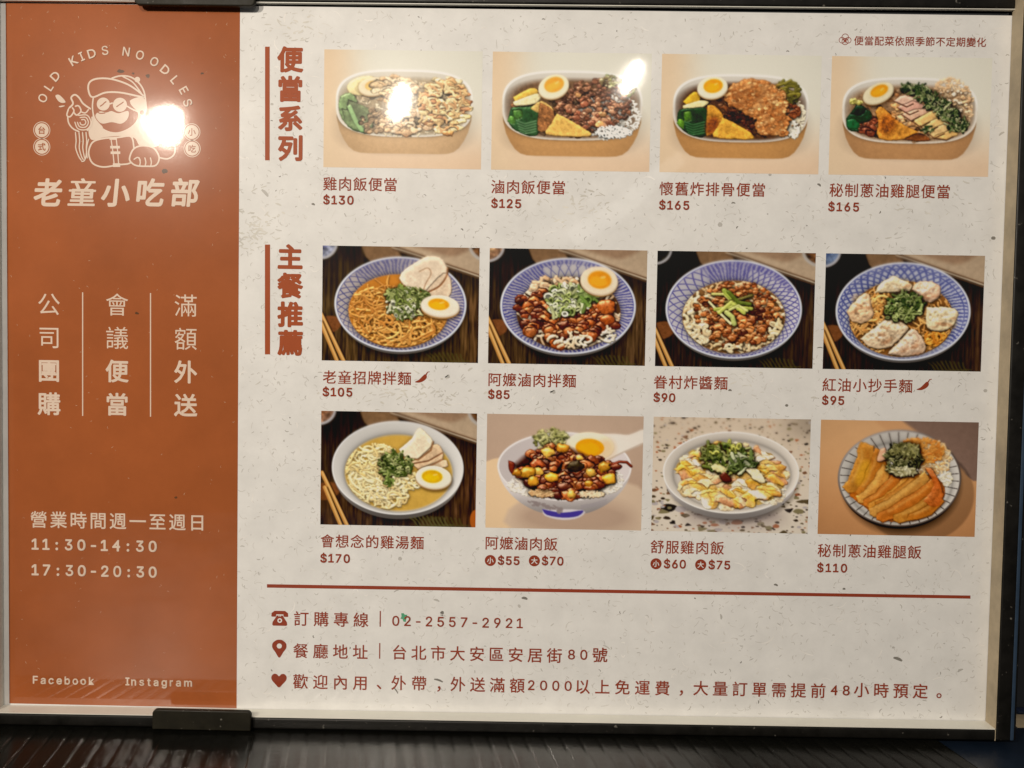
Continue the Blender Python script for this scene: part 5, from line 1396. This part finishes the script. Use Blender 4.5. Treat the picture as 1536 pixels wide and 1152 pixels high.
# coat with its toggle band
fill([(482, 805), (505, 765), (560, 748), (640, 742), (708, 738), (724, 800), (728, 850), (700, 882), (640, 890), (560, 902), (505, 885), (482, 845)], 1)
stroke([(482, 805), (505, 765), (560, 748), (640, 742), (708, 738), (724, 800), (728, 850), (700, 882), (640, 890), (560, 902), (505, 885), (482, 845)], 2.4, True)
stroke([(600, 752), (610, 820), (618, 902)], 1.6); stroke([(628, 750), (636, 820), (642, 900)], 1.6)
for x, y, a, b in ((612, 748, 20, 7), (622, 795, 26, 7), (624, 825, 26, 7), (630, 892, 20, 10)): fill([(x - a, y - b), (x + a, y - b), (x + a, y + b), (x - a, y + b)], 0, False)
# resting fist and elbow
stroke([(856, 850), (905, 858), (940, 835), (945, 790), (915, 765)], 2.4)
fill([(700, 855), (722, 805), (770, 787), (830, 800), (860, 850), (842, 893), (790, 898), (740, 895), (712, 880)], 1)
stroke([(700, 855), (722, 805), (770, 787), (830, 800), (860, 850), (842, 893), (790, 898), (740, 895), (712, 880)], 2.4, True)
for x in (752, 782, 812): stroke([(x, 850), (x + 6, 876), (x + 2, 896)], 1.8)
stroke([(722, 862), (745, 850), (760, 868)], 1.8)
# raised hand holding up noodles
fill([(362, 620), (372, 585), (395, 560), (385, 528), (405, 512), (428, 528), (450, 560), (492, 590), (500, 650), (480, 700), (430, 715), (385, 690)], 1)
stroke([(372, 585), (395, 560), (385, 528), (405, 512), (428, 528), (450, 560), (492, 590)], 2.6)
stroke([(372, 585), (362, 622), (380, 630), (400, 600), (390, 580)], 2.2); stroke([(398, 605), (415, 622), (438, 600), (425, 572), (405, 575)], 2.2); stroke([(440, 605), (462, 610), (480, 590)], 2.0)
for r in (16, 30, 44): stroke([(448 + r * math.cos(a), 660 + r * math.sin(a)) for a in (-2.2, -1, 0.1, 1.1, 2.2, 3.2)], 1.7)
stroke([(366, 630), (372, 665), (395, 695), (430, 712)], 2.2); stroke([(498, 630), (496, 670), (470, 708)], 2.2)
for k in range(4):
    x = 408 + k * 19; stroke([(x, 712), (x + 4, 760), (x + 2, 800), (x + 18 - 4 * k, 845), (x + 34 - 9 * k, 868 - 4 * k)], 1.8)
stroke([(440, 872), (456, 868), (466, 840), (470, 790), (480, 750)], 1.8)
fill([(300, 518), (318, 512), (340, 530), (355, 552), (335, 556), (315, 545)]); fill([(318, 575), (340, 570), (352, 572), (330, 580)])
mk('emblem_drawing', EV, EF, [M_CREAM, M_RED], menu, mi=EM, label='cream line drawing of a moustached figure in a cap holding noodles')

# small icons
def icon(name, shapes):
    V, F, mi = [], [], []
    h = .2
    for pts, m in shapes:
        v, f = up(pts, [tuple(range(len(pts)))])
        b = len(V); V += [(x, y, h) for x, y in v]; F += [tuple(q + b for q in t) for t in f]; mi += [m] * len(f); h += .02
    mk(name, V, F, [M_INK, M_PAPER], menu, mi=mi)
def ell(cx, cy, rx, ry=None, n=24): return [(cx + rx * math.cos(6.283185 * k / n), cy + (ry or rx) * math.sin(6.283185 * k / n)) for k in range(n)]
px, py = inv(419.7, 927.3)
icon('telephone_icon', [([(px + a, py + b) for a, b in ((-13, -3), (-12.5, -8), (-8, -11.4), (8, -11.4), (12.5, -8), (13, -3), (12, -2.2), (6.5, -2.2), (5.5, -4), (5.5, -6), (-5.5, -6), (-5.5, -4), (-6.5, -2.2), (-12, -2.2))], 0),
                        ([(px + a, py + b) for a, b in ((-4.5, -4.2), (4.5, -4.2), (7, 0), (11, 6), (11.5, 10), (10, 11.6), (-10, 11.6), (-11.5, 10), (-11, 6), (-7, 0))], 0),
                        (ell(px, py + 3.5, 3.6), 1), (ell(px, py + 3.5, 1.7), 0),
                        ([(px + a, py + b) for a, b in ((-1.8, -5.6), (-.6, -5.6), (-.6, -2.6), (-1.8, -2.6))], 1), ([(px + a, py + b) for a, b in ((.6, -5.6), (1.8, -5.6), (1.8, -2.6), (.6, -2.6))], 1)])
px, py = inv(419, 973)
icon('location_pin_icon', [(spline([(px, py + 14), (px - 6, py + 5.5), (px - 10.5, py - 1), (px - 10.5, py - 8), (px - 5, py - 13), (px, py - 14), (px + 5, py - 13), (px + 10.5, py - 8), (px + 10.5, py - 1), (px + 6, py + 5.5)], 4, True), 0), (ell(px, py - 4.2, 3.9), 1)])
px, py = inv(418.5, 1020.5)
icon('heart_icon', [(spline([(px, py + 11), (px - 6, py + 5.5), (px - 11, py - .5), (px - 11.6, py - 6), (px - 8, py - 10), (px - 3.5, py - 9.6), (px, py - 6.5), (px + 3.5, py - 9.6), (px + 8, py - 10), (px + 11.6, py - 6), (px + 11, py - .5), (px + 6, py + 5.5)], 4, True), 0)])
for x, y in ((633.2, 565.8), (1386, 577)):
    px, py = inv(x, y)
    icon('chilli_icon', [(spline([(px - 11, py + 7.5), (px - 5, py + 4), (px + .5, py - 1.5), (px + 4, py - 4.5), (px + 7, py - 2.5), (px + 6.5, py + 1.5), (px + 2.5, py + 5.5), (px - 4, py + 8.2)], 4, True), 0),
                         ([(px + 4.8, py - 4.2), (px + 7.8, py - 8.4), (px + 11.4, py - 8.9), (px + 11.2, py - 7.9), (px + 8.6, py - 7.3), (px + 6.9, py - 3.4)], 0)])
px, py = inv(1267.6, 59.3)
def leaf_icon():
    P_ = []
    for cx, cy, r in ((-4.6, 1, 4.2), (0, -3.4, 4.8), (4.6, 1, 4.2), (0, 3, 4.6)): P_.append(ribbon(ell(px + cx, py + cy, r, r, 18), .9, True))
    P_ += [ribbon([(px + a, py + 6) , (px + a * .4, py + 2), (px + a * .9, py - 2)], .9) for a in (-3.2, 0.2, 3.2)]
    V, F, h = [], [], .2
    for v, f in P_:
        v, f = up(v, f); b = len(V); V += [(x, y, h) for x, y in v]; F += [tuple(q + b for q in t) for t in f]; h += .01
    mk('vegetable_icon', V, F, M_INK, menu)
leaf_icon()
# a green smear on the telephone number
x, y = inv(606, 926)
v = [(x + r * math.cos(-6.283 * k / 11), y + 1.3 * r * math.sin(-6.283 * k / 11)) for k, r in enumerate((4, 6, 3.5, 5, 6.5, 4, 5.5, 3, 5, 6, 4))]
flat('green_smear', v, [tuple(range(11))], M_GREEN, menu, .34)

# ---------------------------------------------------------------- what shows past the frame's right end
def behind(px, py, d): return inv(px, py, d)
x, y = inv(1524.5, 1108, -40)
o = empty('cardboard_box', W(x + 60, tb(x, VB + 8), -40), 'beige cardboard box corner low behind the right end of the black frame', 'box')
M_CARD = plain('beige_cardboard', (.42, .34, .22), .8, mottle=.2, scale=50)
V, F = cbox(x, y, -90, x + 150, tb(x, VB + 7.6), -38); bevel(mk('box_body', V, F, M_CARD, o), .8, 2)
V, F = cbox(x + 1.5, y - 1.6, -89, x + 149, y - .1, -39); mk('box_lid', V, F, plain('brown_tape', (.16, .085, .04), .5), o)
x, y = inv(1526.5, 1088, -100)
o = empty('navy_tray', W(x + 80, tb(x, VB + 8), -110), 'navy tray with a white rim far behind the right end of the frame', 'tray')
V, F = cbox(x, y + 3.6, -118, x + 220, tb(x, VB + 7.5), -98); bevel(mk('tray_body', V, F, plain('navy_plastic', (.012, .02, .05), .4), o), .8, 2)
V, F = cbox(x - 1, y - 2.6, -119, x + 221, y + 3.5, -96.5); bevel(mk('rim', V, F, plain('white_plastic_rim', (.78, .78, .72), .4), o), .8, 2)
